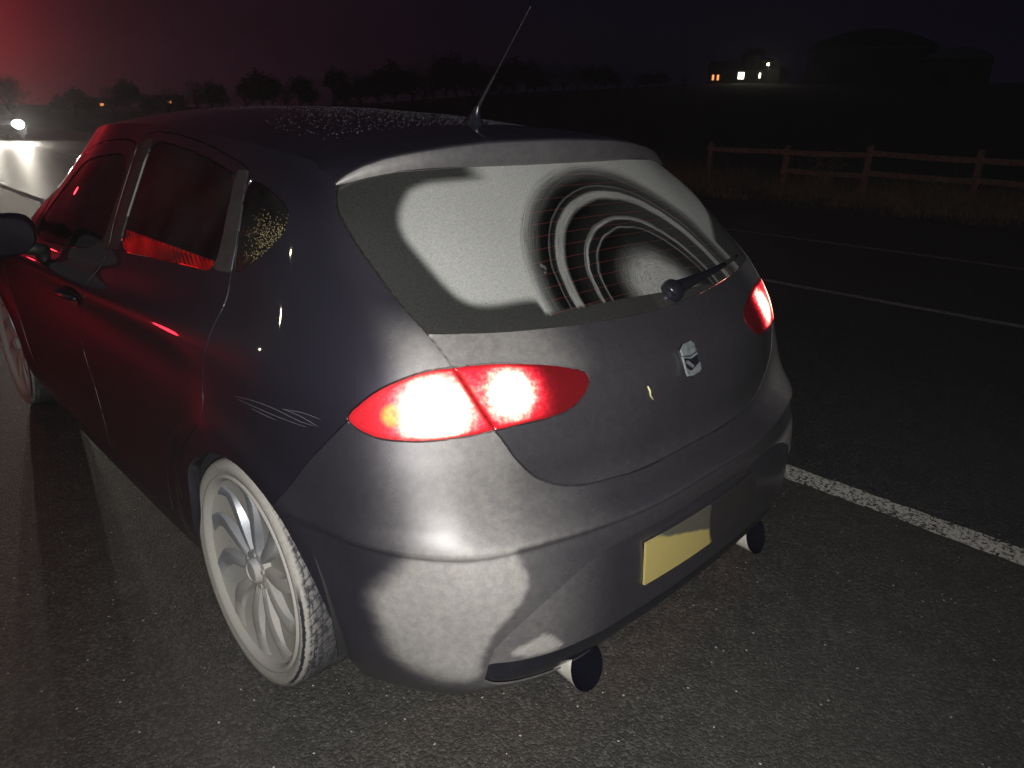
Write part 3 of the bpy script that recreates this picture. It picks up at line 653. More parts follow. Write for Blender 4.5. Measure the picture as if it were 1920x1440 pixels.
# ---- farm buildings on the ridge
def frame_at(px,r,dz=0.):
    a=float(az_of(px));x,y=CAM.x+r*math.sin(math.radians(a)),CAM.y+r*math.cos(math.radians(a))
    return (x,y,ridge_h(a,r)+dz),-math.radians(a)     # local +x right, +y away
def farmhouse():
    loc,rz=frame_at(1392,176,-.4);e=empty('farmhouse',loc,rz);tag(e,'low farmhouse on the ridge with lit windows under a dark tree','house')
    MB().box((0,4,1.6),(15,7,3.6)).build('wall','far_wall',e,False)
    MB().add([(-7.8,.2,3.4),(7.8,.2,3.4),(7.8,7.8,3.4),(-7.8,7.8,3.4),(-7.2,4,5.3),(7.2,4,5.3)],[(0,1,5,4),(2,3,4,5),(0,4,3),(1,2,5),(0,3,2,1)]).build('roof','far_roof',e,False)
    MB().box((3,4,5.6),(.8,.8,1.4)).build('chimney','far_wall',e,False)
    for (x,z,w,h,mm,l) in ((-6.25,1.75,.45,1.1,'lit_window_amber','small amber lit window'),(-5.2,1.75,.45,1.1,'lit_window_amber','small amber lit window'),(-.35,2.15,1.25,1.35,'lit_window_white','large bright white window')):
        w_=MB().box((x,.46,z),(w,.06,h)).build('window',mm,e,False);w_['label']=l
    d=MB().box((3.55,.46,2.2),(.35,.06,1.0)).build('door','lit_window_white',e,False);d['label']='narrow half open door with bright light'
farmhouse()
def yard_lamp():
    loc,rz=frame_at(1441,172,-.2);e=empty('yard_lamp',loc,rz);tag(e,'bright yard lamp on a pole right of the farmhouse','lamp')
    MB().tube([(0,0,0),(0,0,4.3)],.05,8).tube([(0,0,4.2),(-.1,-.4,4.35)],.04,8).build('pole','black_plastic',e)
    MB().box((-.1,-.45,4.33),(.5,.3,.12)).build('lamp_housing','black_plastic',e,False)
    MB().box((-.1,-.52,4.2),(.40,.2,.34)).build('lamp_lens','yard_lamp_glow',e,False)
    lamp('yard_light','POINT',Vector(loc)+Vector((0,-.8,3.7)),70,(1,.95,.7),.15)
yard_lamp()
def barn(px,r,w,h,dome,lab,roofm,z0=-.5,wall=True):
    loc,rz=frame_at(px,r,z0);e=empty('barn',loc,rz);tag(e,lab,'barn','farm sheds on the ridge')
    n=16;V=[];F=[]
    for yy in (0,12):
        for k in range(n+1):
            t=k/n;V.append((-w/2+w*t,yy,h+dome*math.sin(math.pi*t)**.8))
    for k in range(n):F.append((k,k+1,n+2+k,n+1+k))
    V+=[(-w/2,0,h-.02),(w/2,0,h-.02)];F.append(tuple(range(n+1))[::-1])
    mesh_obj('roof',V[:2*n+2],F,roofm,e,True)
    MB().box((0,6.1,h/2-.1),(w-.3,11.6,h)).build('wall','far_wall',e,False)
    MB().box((-w*.18,.27,h*.32),(w*.2,.05,h*.62)).build('door','far_roof',e,False)
barn(1640,182,25.5,7.6,3.6,'big dark curved roof barn on the ridge right of the lit farmhouse','far_roof')
barn(1800,176,12.5,5.3,2.0,'long shed with a pale roof right of the big barn','pale_roof')
def cottage(px,r,lab,h=2.2):
    loc,rz=frame_at(px,r);e=empty('cottage',loc,rz);tag(e,lab,'house')
    MB().box((0,3,h/2-.2),(8,5,h)).build('wall','far_wall',e,False)
    MB().add([(-4.3,.3,h-.25),(4.3,.3,h-.25),(4.3,5.7,h-.25),(-4.3,5.7,h-.25),(-4.1,3,h+1.3),(4.1,3,h+1.3)],[(0,1,5,4),(2,3,4,5),(0,4,3),(1,2,5)]).build('roof','far_roof',e,False)
    MB().box((.3,.46,1.7),(.9,.06,.7)).build('window','lit_window_amber',e,False)
cottage(187,235,'tiny dark cottage left of the treeline with one lit window')
cottage(303,240,'tiny dark cottage below the trees with one lit window, nearer the car roof')
# ---- oncoming car
def oncoming():
    y0=35.4;x0=5.25
    e=empty('oncoming_car',(x0,y0,0),0);tag(e,'oncoming car with both headlights shining on the wet road','car')
    sec=[(0,.25,.62,.80),(.15,.22,.72,.86),(.9,.2,.86,.88),(1.5,.2,.95,.89),(2.2,.2,1.40,.88),(3.2,.2,1.46,.88),(4.0,.2,1.30,.87),(4.2,.3,.9,.84)]
    V=[];F=[]
    for (y,zb,zt,w) in sec:
        top=w*.62 if zt>1.2 else w*.9
        V+=[(-w,y,zb),(-w,y,min(zt,.85)),(-top,y,zt),(top,y,zt),(w,y,min(zt,.85)),(w,y,zb)]
    for i in range(len(sec)-1):
        for k in range(5):F.append((6*i+k,6*i+k+1,6*i+7+k,6*i+6+k))
    F+=[(0,5,4,3,2,1),(42,43,44,45,46,47)]
    autosmooth(mesh_obj('body',V,F,'far_car_paint',e),30)
    MB().add([(-.74,1.52,.97),(.74,1.52,.97),(.54,2.18,1.385),(-.54,2.18,1.385)],[(0,1,2,3)]).build('windscreen','gloss_black_trim',e,False,(0,-.01,.012))
    MB().box((0,-.015,.48),(.9,.03,.16)).build('grille','black_plastic',e,False)
    for sx in(-1,1):
        m=MB();n=16;cc=[(sx*.56+.20*math.cos(t),-.02-.01,.64+.17*math.sin(t)) for t in np.linspace(0,2*math.pi,n,endpoint=False)]  # discs oversized to imitate the glare around the headlamps
        m.add(cc+[(c[0],.1,c[2]) for c in cc]+[(sx*.56,-.06,.64)],[(k,(k+1)%n,n+(k+1)%n,n+k) for k in range(n)]+[((k+1)%n,k,2*n) for k in range(n)])
        m.build('headlamp','headlamp_glow',e)
        for yy in(.8,3.4):
            MB().tube([(sx*.68,yy,.31),(sx*.87,yy,.31)],.31,20).build('wheel','black_plastic',e)
        lamp('headlight_beam','SPOT',(x0+sx*.6,y0-.12,.64),600,(1,.92,.78),.08,(x0+sx*.6-3.2,y0-25,0.15),44,1.)
oncoming()

# ================================================================ the car
car=empty('hatchback_car',(0,1.9,0));tag(car,'dirty dark grey hatchback with lit tail lamps and dusty half wiped rear window','car')
CARINV=Matrix.Translation((0,-1.9,0))
class Panels:
    def __init__(s):
        seg=[18,22,30,26,22,18,16]+[24,24]+[8]*6
        us=np.concatenate([np.linspace(i,i+1,k,endpoint=False) for i,k in enumerate(seg)]+[[15.]])
        vs=np.linspace(0,NR-1,(NR-1)*16+1)
        UU,VV=np.meshgrid(us,vs);s.uv=np.stack([UU.ravel(),VV.ravel()],1).tolist()
        n=len(us);s.F=[(j*n+i,j*n+i+1,(j+1)*n+i+1,(j+1)*n+i) for j in range(len(vs)-1) for i in range(n-1)]
        s.push={};s.ring={};s.cid=0
    def field(s,poly,faces):
        P=np.array(poly,float)
        for _ in range(2):
            a=P;b=np.roll(P,-1,0);P=np.stack([a*.75+b*.25,a*.25+b*.75],1).reshape(-1,2)
        # subdivide long segments
        Q=[]
        for a,b in zip(P,np.roll(P,-1,0)):
            k=max(1,int(np.abs(b-a).max()/.12));
            for t in range(k):Q.append(a+(b-a)*t/k)
        Q=np.array(Q)
        ids=np.unique(np.concatenate([np.array(f) for f in faces]));uv=np.array(s.uv)[ids]
        inside=np.zeros(len(ids),bool);x,y=uv[:,0],uv[:,1]
        for a,b in zip(Q,np.roll(Q,-1,0)):
            c=(a[1]>y)!=(b[1]>y)
            if c.any():
                xx=a[0]+(y-a[1])/(b[1]-a[1]+1e-15)*(b[0]-a[0]);inside^=c&(x<xx)
        R=np.roll(Q,-1,0)
        ok=~(((Q[:,0]<-.03)&(R[:,0]<-.03))|((Q[:,1]>NR-1+.02)&(R[:,1]>NR-1+.02))|((Q[:,1]<-.02)&(R[:,1]<-.02)))
        A=body_eval(Q[ok]);B=body_eval(R[ok])
        lo=Q[ok].min(0)-.6;hi=Q[ok].max(0)+.6
        near=(x>lo[0])&(x<hi[0])&(y>lo[1])&(y<hi[1])
        d=np.full(len(ids),1.);X=body_eval(uv[near])
        best=np.full(len(X),1e9)
        for a,b in zip(A,B):
            ab=b-a;t=np.clip(((X-a)@ab)/(ab@ab+1e-12),0,1);q=((X-a-t[:,None]*ab)**2).sum(1);best=np.minimum(best,q)
        d[near]=np.sqrt(best);d[inside]*=-1
        return dict(zip(ids.tolist(),d.tolist()))
    def iso(s,faces,f,level):
        out=[];cache={}
        for fc in faces:
            v=[f[i]-level for i in fc]
            v=[0. if abs(q)<2e-5 else q for q in v]
            if not(min(v)<0<max(v)):out.append(fc);continue
            L=[];n=len(fc)
            for k in range(n):
                a,b=fc[k],fc[(k+1)%n];L.append((a,v[k]))
                if v[k]*v[(k+1)%n]<0:
                    key=(min(a,b),max(a,b))
                    if key not in cache:
                        fa,fb=f[key[0]]-level,f[key[1]]-level;t=fa/(fa-fb)
                        A=s.uv[key[0]];B=s.uv[key[1]];s.uv.append([A[0]+(B[0]-A[0])*t,A[1]+(B[1]-A[1])*t])
                        cache[key]=len(s.uv)-1;f[len(s.uv)-1]=level
                    L.append((cache[key],0.))
            z=[k for k,(i,q) in enumerate(L) if q==0.]
            if len(z)!=2: out.append(fc);continue
            a,b=z
            out.append(tuple(i for i,q in L[a:b+1]));out.append(tuple(i for i,q in L[b:]+L[:a+1]))
        return [t for t in out if len(t)>2]
    def cut(s,faces,poly,g=.0022,depth=.007):
        s.cid+=1
        f=s.field(poly,faces)
        lv=[0.]+([g,-g] if g else [])
        for l in lv: faces=s.iso(faces,f,l)
        used=set(i for fc in faces for i in fc)
        for i in used:
            q=f[i]
            if abs(q)<3e-5:
                if g: s.push[i]=max(s.push.get(i,0),depth)
                s.ring.setdefault(i,set()).add((s.cid,0))
            elif g and abs(abs(q)-g)<3e-5: s.ring.setdefault(i,set()).add((s.cid,1 if q>0 else -1))
        ins,outs=[],[]
        for fc in faces:
            m=sum(f[i] for i in fc)/len(fc);(ins if m<0 else outs).append(fc)
        return ins,outs
PN=Panels()
rest=PN.F
lampall_in=None
arch,rest=PN.cut(rest,CV['arch'],0)
FA=[]
for k in range(40):
    t=2*math.pi*k/40;FA.append((3.317+.352*math.cos(t),.325+.345*math.sin(t)))
# front arch polygon in parameter space by search on the side surface
us_,vs_,T_=table(24);sel=(us_[None,:]>9.5)&(us_[None,:]<12.8)&np.ones((len(vs_),1),bool)
def find_uv(y,z):
    d=(T_[...,1]-y)**2+(T_[...,2]-z)**2+(~sel)*1e6+(vs_[:,None]>8)*1e6
    j,i=np.unravel_index(d.argmin(),d.shape);return [float(us_[i]),float(vs_[j])]
fp=[find_uv(y,z) for (y,z) in FA if z>.22];fp=sorted(fp,key=lambda p:-p[0])
fp=[[fp[0][0],-1]]+fp+[[fp[-1][0],-1]]
_,rest=PN.cut(rest,fp,0)
tail,rest=PN.cut(rest,CV['tailgate'],.0026,.009)
lamp_in,tail=PN.cut(tail,CV['lamp'],.002,.006)
lamp_out,rest=PN.cut(rest,CV['lamp'],.002,.006)
glass,tail=PN.cut(tail,CV['glass'],.0022,.005)
bump,rest=PN.cut(rest,CV['bumper'],.0016,.007)
lowp,bump=PN.cut(bump,CV['lower_panel'],.0012,.006)
slot,lowp=PN.cut(lowp,CV['slot'],.0012,.004)
rdoor,rest=PN.cut(rest,CV['rear_door'],.0026,.010)
rwin,rdoor=PN.cut(rdoor,CV['rear_door_window'],.002,.008)
pil1,rdoor=PN.cut(rdoor,CV['pillar_rear'],.001,.001)
pil2,rdoor=PN.cut(rdoor,CV['pillar_mid'],.001,.001)
qwin,rest=PN.cut(rest,CV['quarter_window'],.002,.006)
fdoor,rest=PN.cut(rest,CV['front_door'],.0026,.010)
fwin,fdoor=PN.cut(fdoor,CV['front_door_window'],.002,.008)
pil3,fdoor=PN.cut(fdoor,CV['pillar_front'],.001,.001)
WS=[[16.,8.45],[14,8.42],[12.5,8.42],[11.35,8.55],[10.95,8.9],[10.75,9.4],[10.6,10.2],[10.6,10.7],[11.2,10.86],[13,10.9],[16.,10.9]]
wind,rest=PN.cut(rest,WS,.002,.005)
HL=[[11.9,6.6],[12.6,6.9],[13.3,6.8],[13.6,6.3],[13.2,5.8],[12.4,5.7]]
headl,rest=PN.cut(rest,HL,.002,.006)
UVA=np.array(PN.uv);P0=body_eval(UVA)
e=2e-2
def clipuv(q): return np.clip(q,[0,0],[NC-1,NR-1])
du=body_eval(clipuv(UVA+[e,0]))-body_eval(clipuv(UVA-[e,0]));dv=body_eval(clipuv(UVA+[0,e]))-body_eval(clipuv(UVA-[0,e]))
NRM=np.cross(du,dv);NRM/=np.linalg.norm(NRM,axis=1)[:,None]+1e-12
NRM[UVA[:,0]<1e-6,0]=0
PUSH=np.zeros(len(UVA));
for i,d in PN.push.items():PUSH[i]=d
def sm(a,b,x):
    t=np.clip((x-a)/(b-a),0,1);return t*t*(3-2*t)
def polydist(poly,uv):
    P=np.array(poly,float)
    for _ in range(2):
        a=P;b=np.roll(P,-1,0);P=np.stack([a*.75+b*.25,a*.25+b*.75],1).reshape(-1,2)
    x,y=uv[:,0],uv[:,1];ins=np.zeros(len(uv),bool)
    for a,b in zip(P,np.roll(P,-1,0)):
        c=(a[1]>y)!=(b[1]>y);xx=a[0]+(y-a[1])/(b[1]-a[1]+1e-15)*(b[0]-a[0]);ins^=c&(x<xx)
    A=body_eval(P);B=np.roll(A,-1,0);X=body_eval(uv);best=np.full(len(X),1e9)
    for a,b in zip(A,B):
        ab=b-a;t=np.clip(((X-a)@ab)/(ab@ab+1e-12),0,1);best=np.minimum(best,((X-a-t[:,None]*ab)**2).sum(1))
    d=np.sqrt(best);d[ins]*=-1;return d
PD=polydist(CV['d_patch'],UVA)+.0035*np.sin(P0[:,0]*95+2*np.sin(P0[:,2]*70))*np.sin(P0[:,2]*120+1.5*np.sin(P0[:,0]*60))+.0045*np.sin(P0[:,2]*41+P0[:,0]*33);SD=polydist(CV['d_slotpatch'],UVA);GD=polydist(CV['d_glass'],UVA)
LENS=np.minimum(np.abs(polydist(CV['lamp'],UVA)),np.abs(polydist(CV['tailgate'],UVA)))
def dirt_sheen_for(kind,side):
    if kind=='lens': return LENS
    u,v=UVA[:,0],UVA[:,1];x,y,z=P0.T
    rear=1-sm(2.6,4.4,u)
    if kind=='tail':
        d=.10+.03*sm(.75,.66,z)+0*u
        if side<0: d=d+.34*sm(.26,.46,x)*sm(.90,.945,z)  # flash highlight on the upper left mixed into the dirt value
        else: d=d+.22*sm(.45,.62,x)
        return d
    if kind=='bump':
        d=.045+.30*rear
        top=sm(4.0,4.12,v)
        d=d*(.62+.38*top)*(1-.45*sm(.60,.42,x))
        d=d*(1-.55*sm(.46,.30,x)*top)       # the step under the tailgate is wiped darker
        d=d+.10*sm(2.0,2.6,u)*sm(3.8,3.0,u)*top
        wd=.004+.026*sm(2.9,3.5,u);d=d+(.64-d)*sm(wd+.008,-wd-.008,PD)*(1. if side<0 else 0.)
        if side>0: d=d+(.62-d)*sm(3.35,2.95,v)*sm(.22,.28,x)
        return d
    if kind=='low':
        d=.07+(.22*sm(1.3,2.4,u) if side<0 else .12*sm(1.5,2.3,u))
        if side<0:d=d+(.8-d)*sm(.004,-.004,SD)
        return d
    if kind=='body':
        d=.0+.50*(1-sm(2.9,3.85,u))*sm(8.8,7.4,v)+.03*sm(4.2,3.2,u)  # rear corner dirt, with the flash highlight beside the lamp mixed in
        d=d+.05*sm(3.,1.,v)
        return d
    if kind=='door': return .0+.06*sm(2.5,.8,v)
    if kind=='glass':
        if side<0:
            d=.085+.86*sm(.014,-.014,GD)
            r=sm(.42,.30,x)
            d=np.where(x<.33,np.maximum(d,.085+.86*sm(1.035,1.05,z+.0*x)*sm(.33,.25,x)),d)
        else:
            zb=np.interp(x,[0,.2,.35,.5,.60,.64],[1.035,1.035,1.045,1.085,1.15,1.22])
            d=.11+.80*sm(-.006,.02,z-zb)
        return d
    return 0*u
def export(name,faces,mt,parent,sides,kind,inset=0.,extra=None):
    ids=np.unique(np.concatenate([np.array(f) for f in faces]))
    remap={int(k):i for i,k in enumerate(ids)};n=len(ids)
    base=P0[ids]-NRM[ids]*(PUSH[ids]+inset)[:,None]
    V=[];Fc=[];D=[];UVm=[];rings=[]
    for sd in sides:
        P=base.copy();P[:,0]*=sd;off=len(V)
        dd=dirt_sheen_for(kind,sd)[ids]
        V+=P.tolist();D+=dd.tolist();rings+=[PN.ring.get(int(i)) for i in ids]
        for f in faces:
            t=[remap[i]+off for i in f];Fc.append(tuple(t) if sd>0 else tuple(t[::-1]))
    V=np.array(V)
    if len(sides)==2:   # weld the centre line
        cent=[i for i in range(n) if abs(V[i,0])<1e-6];mp={i+n:i for i in cent}
        Fc=[tuple(mp.get(i,i) for i in f) for f in Fc]
    if extra: V2,F2=extra;k=len(V);V=np.concatenate([V,np.array(V2)]);Fc+=[tuple(i+k for i in f) for f in F2];D+=[.02]*len(V2);rings+=[None]*len(V2)
    used=sorted(set(i for f in Fc for i in f));rm={i:k for k,i in enumerate(used)}
    Fc=[tuple(rm[i] for i in f) for f in Fc];V=V[used];D=[D[i] for i in used];rings=[rings[i] for i in used]
    V=V-np.array([0,1.9,0])
    o=mesh_obj(name,V,Fc,mt,parent,True);me=o.data
    float_attr(me,'dirt',D)
    if kind=='lens': float_attr(me,'edge',D)
    # groove shoulders are sharp
    ev=np.zeros(len(me.edges)*2,int);me.edges.foreach_get('vertices',ev);ev=ev.reshape(-1,2)
    sharp=[bool(rings[a] and rings[b] and (rings[a]&rings[b])) for a,b in ev]
    a=me.attributes.new('sharp_edge','BOOLEAN','EDGE');a.data.foreach_set('value',sharp)
    return o
# lips: wheel arches and lower edge turn inwards
def lip_strip(pts,dx,dz,sd):
    V=[];F=[]
    for p in pts:
        V.append((p[0]*sd,p[1],p[2]));V.append(((p[0]-dx)*sd,p[1]+0*dx,p[2]+dz))
    for i in range(len(pts)-1):
        f=(2*i,2*i+2,2*i+3,2*i+1);F.append(f if sd>0 else f[::-1])
    return V,F
def chaikin_open(P,k=2):
    P=np.array(P,float)
    for _ in range(k):
        a=P[:-1];b=P[1:];P=np.concatenate([P[:1],np.stack([a*.75+b*.25,a*.25+b*.75],1).reshape(-1,2),P[-1:]])
    return P
ap=chaikin_open(np.array(CV['arch'][:-2]));ap=np.concatenate([[[ap[0][0],0.0]],ap,[[ap[-1][0],0.]]]);AR=body_eval(ap)
FR=body_eval(chaikin_open(np.array(fp[1:-1])))
EX=([],[])
def merge(E,V,F):
    k=len(E[0]);E[0].extend(V);E[1].extend([tuple(i+k for i in f) for f in F])
for sd in(-1,1):
    merge(EX,*lip_strip(AR[::-1],.035,0,sd));merge(EX,*lip_strip(FR,.035,0,sd))
    lo=body_eval(np.stack([np.linspace(0,15,160),np.zeros(160)],1))
body=export('body_shell',rest,'dirty_metallic_paint',car,(-1,1),'body',extra=EX)
tg=export('tailgate',tail,'dirty_metallic_paint',car,(-1,1),'tail')
rg=export('rear_window',glass,'dusty_rear_glass',tg,(-1,1),'glass',inset=.0015)
def add_wipe_uv(o):
    me=o.data;co=np.zeros(len(me.vertices)*3);me.vertices.foreach_get('co',co);co=co.reshape(-1,3)+[0,1.9,0]
    piv=np.array([0.085, 0.178, 1.018]);e2=np.array([0,.805,.593]);
    x=co[:,0]-piv[0];yy=(co-piv)@e2
    # undo the curvature of the pane so that arcs are arcs in the swept surface
    lay=me.uv_layers.new(name='wipe');li=np.zeros(len(me.loops),int);me.loops.foreach_get('vertex_index',li)
    lay.data.foreach_set('uv',np.stack([x[li],yy[li]],1).astype(np.float32).ravel())
add_wipe_uv(rg)
bp=export('rear_bumper',bump,'dirty_metallic_paint',car,(-1,1),'bump')
lp=export('lower_panel',lowp,'dirty_metallic_paint',bp,(-1,1),'low',inset=.004)
sl=export('slot_trim',slot,'gloss_black_trim',bp,(-1,1),'none',inset=.010)
for sd in(-1,1):
    o=export('tail_lamp',lamp_out,'lit_red_lens',car,(sd,),'lens',inset=.0)
    o=export('tail_lamp',lamp_in,'lit_red_lens',tg,(sd,),'lens',inset=.0)
    d=export('rear_door',rdoor,'dirty_metallic_paint',car,(sd,),'door')
    export('pillar_trim',pil1,'grey_pillar_film',d,(sd,),'none')
    export('pillar_trim',pil2,'grey_pillar_film',d,(sd,),'none')
    export('window',rwin,'tinted_glass',d,(sd,),'none',inset=.004)
    d2=export('front_door',fdoor,'dirty_metallic_paint',car,(sd,),'door')
    export('pillar_trim',pil3,'grey_pillar_film',d2,(sd,),'none')
    export('window',fwin,'front_glass',d2,(sd,),'none',inset=.004)
    export('quarter_window',qwin,'tinted_glass',car,(sd,),'none',inset=.002)
    export('headlamp',headl,'white_lens',car,(sd,),'none')
export('windscreen',wind,'front_glass',car,(-1,1),'none')
def CP(p): return (p[0],p[1]-1.9,p[2])
# roof skin
def roof():
    eu=np.linspace(0,15,201);E=body_eval(np.stack([eu,np.full(201,NR-1.)],1))  # from rear centre round to front centre
    y0,y1=E[0,1],E[-1,1]
    zy=np.array(ZC);ys=np.linspace(y0,y1,90)
    V=[];F=[];n=25
    side=E[(E[:,0]>.3)];side=side[np.argsort(side[:,1])]
    for i,t in enumerate(np.linspace(0,1,121)):
        # rows run from the rear edge curve to the front edge curve
        for k in range(n):
            s=-1+2*k/(n-1);x=None
            V.append(None)
        pass
    # polar construction: scale edge loop towards the roof spine
    V=[];F=[];M=28;m=len(E)
    sp0,sp1=.80,2.15
    for sd in(1,-1):
        off=len(V)
        for j in range(M+1):
            t=j/M
            for p in E:
                yc=min(max(p[1],sp0),sp1);x=p[0]*(1-t);y=p[1]+(yc-p[1])*t
                zc=np.interp(y,zy[:,0],zy[:,1]);zc0=np.interp(p[1],zy[:,0],zy[:,1])
                z=zc-(zc0-p[2])*(1-t)**2.3
                V.append((x*sd,y-1.9,z))
        for j in range(M):
            for i in range(m-1):
                a=off+j*m+i;f=(a,a+1,a+m+1,a+m);F.append(f if sd>0 else f[::-1])
    bm=bmesh.new();vs=[bm.verts.new(v) for v in V]
    for f in F:
        try:bm.faces.new([vs[i] for i in f])
        except Exception:pass
    bmesh.ops.remove_doubles(bm,verts=bm.verts,dist=.0006)
    me=bpy.data.meshes.new('roof');bm.to_mesh(me);bm.free()
    me.polygons.foreach_set('use_smooth',[True]*len(me.polygons));me.materials.append(MATS['dirty_metallic_paint'])
    o=bpy.data.objects.new('roof',me);COL.objects.link(o);o.parent=car
    float_attr(me,'dirt',np.zeros(len(me.vertices)));return o
rf=roof()
def roof_z(x,y):
    zy=np.array(ZC);zc=np.interp(y,zy[:,0],zy[:,1])
    side_y=[.60,.70,.80,.93,1.17,1.75,2.15,2.33];sx=np.interp(y,side_y,[.578,.60,.607,.612,.615,.615,.605,.575]);sz=np.interp(y,side_y,[1.305,1.325,1.338,1.350,1.368,1.385,1.370,1.355])
    return zc-(zc-sz)*(abs(x)/sx)**2.3
# spoiler
def spoiler():
    xs=[0,.1,.2,.25,.3,.35,.4,.46,.51,.56,.59,.608,.618]
    lo=np.interp(xs,[0,.2,.4,.5,.58,.618],[1.316,1.315,1.309,1.300,1.288,1.283])
    up=np.interp(xs,[0,.15,.25,.35,.46,.51,.56,.59,.608,.618],[1.379,1.377,1.373,1.364,1.349,1.339,1.323,1.308,1.296,1.287])
    X=np.linspace(-.618,.618,97)
    L=np.interp(abs(X),xs,lo);Uz=np.interp(abs(X),xs,up)
    V=[];F=[];prof=11
    for x,l,u in zip(X,L,Uz):
        yt=.49+.10*(x/.615)**2;ax=abs(x)
        lead=np.interp(ax,[0,.3,.5,.58,.618],[.80,.80,.79,.74,.66])
        h=u-l
        zl=roof_z(min(ax,.60)*np.sign(x),lead)+.001
        zl=zl if ax<.56 else zl+(u+.004-zl)*0.2
        pr=[(yt+.12,l-.004),(yt+.03,l-.001),(yt+.004,l),(yt-.001,l+h*.12),(yt-.003,l+h*.5),(yt-.0005,l+h*.88),(yt+.004,u-h*.02),(yt+.014,u+.002)]
        for t in (.33,.66):pr.append((yt+(lead-yt)*t,u+.002+(zl+.004-u-.002)*t+.004*math.sin(math.pi*t)))
        pr.append((lead,zl+.003));
        for a,b in pr:V.append((x,a-1.9,b))
    for i in range(len(X)-1):
        for k in range(prof-1):
            a=i*prof+k;F.append((a,a+1,a+prof+1,a+prof))
    o=mesh_obj('spoiler',V,F,'dirty_metallic_paint',car)
    bm=bmesh.new();bm.from_mesh(o.data)
    for e in bm.edges:
        k=sorted(v.index%prof for v in e.verts)
        if k in([2,2],):e.smooth=False
    bm.to_mesh(o.data);bm.free()
    n=len(o.data.vertices);D=[]
    for v in o.data.vertices:
        k=v.index%prof;x=v.co.x
        D.append((.22+.20*sm(-.30,-.60,x)) if 2<=k<=5 else (.05 if k==6 else .0))
    float_attr(o.data,'dirt',np.array(D))
    return o
spo=spoiler()
# antenna
def antenna():
    zr=float(roof_z(0,.84));m=MB();V=[];F=[]
    n=16
    for j,(r1,r2,h,yo) in enumerate([(.028,.045,0,.0),(.026,.042,.006,.0),(.018,.028,.018,-.004),(.011,.015,.034,-.012),(.008,.009,.052,-.022)]):
        for k in range(n):
            a=2*math.pi*k/n;V.append((r1*math.cos(a),.84-1.9+yo+r2*math.sin(a),zr-.002+h))
    for j in range(4):
        for k in range(n):F.append((j*n+k,j*n+(k+1)%n,(j+1)*n+(k+1)%n,(j+1)*n+k))
    b=mesh_obj('antenna_base',V,F,'gloss_black_trim',car)
    tip=Vector((0.000,0.616,1.694))-Vector((0,1.9,0));p0=Vector((0,.84-1.9-.020,zr+.044));m=MB()
    P=[p0+(tip-p0)*t for t in np.linspace(0,1,40)];rr=[]
    for i,t in enumerate(np.linspace(0,1,40)):
        rr.append((.0055-.002*t/.35) if t<.35 else (.0016+.0007*(1 if i%3==0 else 0)))
    m.tube(P,rr,8).build('antenna','black_plastic',car)
antenna()
# wiper
def surf_any(x,z):
    q=T_[:, :24*4+1];d=(q[...,0]-abs(x))**2+(q[...,2]-z)**2;j,i=np.unravel_index(d.argmin(),d.shape);p=q[j,i]
    return Vector((x,p[1]-1.9,z)),None
def surf_at(x,z):
    # point on the tailgate centre region at given x and z
    us=np.linspace(0,4,161);best=None
    q=T_[:, :24*4+1]
    d=(q[...,0]-abs(x))**2+(q[...,2]-z)**2;j,i=np.unravel_index(d.argmin(),d.shape)
    uv=np.array([us_[i],vs_[j]])
    for _ in range(8):
        p=body_eval(uv[None])[0];pa=body_eval((uv+[1e-3,0])[None])[0];pb=body_eval((uv+[0,1e-3])[None])[0]
        J=np.array([[(pa[0]-p[0])/1e-3,(pb[0]-p[0])/1e-3],[(pa[2]-p[2])/1e-3,(pb[2]-p[2])/1e-3]])
        uv=uv+np.clip(np.linalg.solve(J,[abs(x)-p[0],z-p[2]]),-.3,.3);uv=np.clip(uv,0,[NC-1,NR-1])
    p=body_eval(uv[None])[0];a=body_eval(clipuv(uv+[.02,0])[None])[0]-body_eval(clipuv(uv-[.02,0])[None])[0];b=body_eval((uv+[0,.02])[None])[0]-body_eval((uv-[0,.02])[None])[0]
    n=np.cross(a,b);n/=np.linalg.norm(n);s=-1 if x<0 else 1
    return Vector((p[0]*s,p[1]-1.9,p[2])),Vector((n[0]*s,n[1],n[2]))
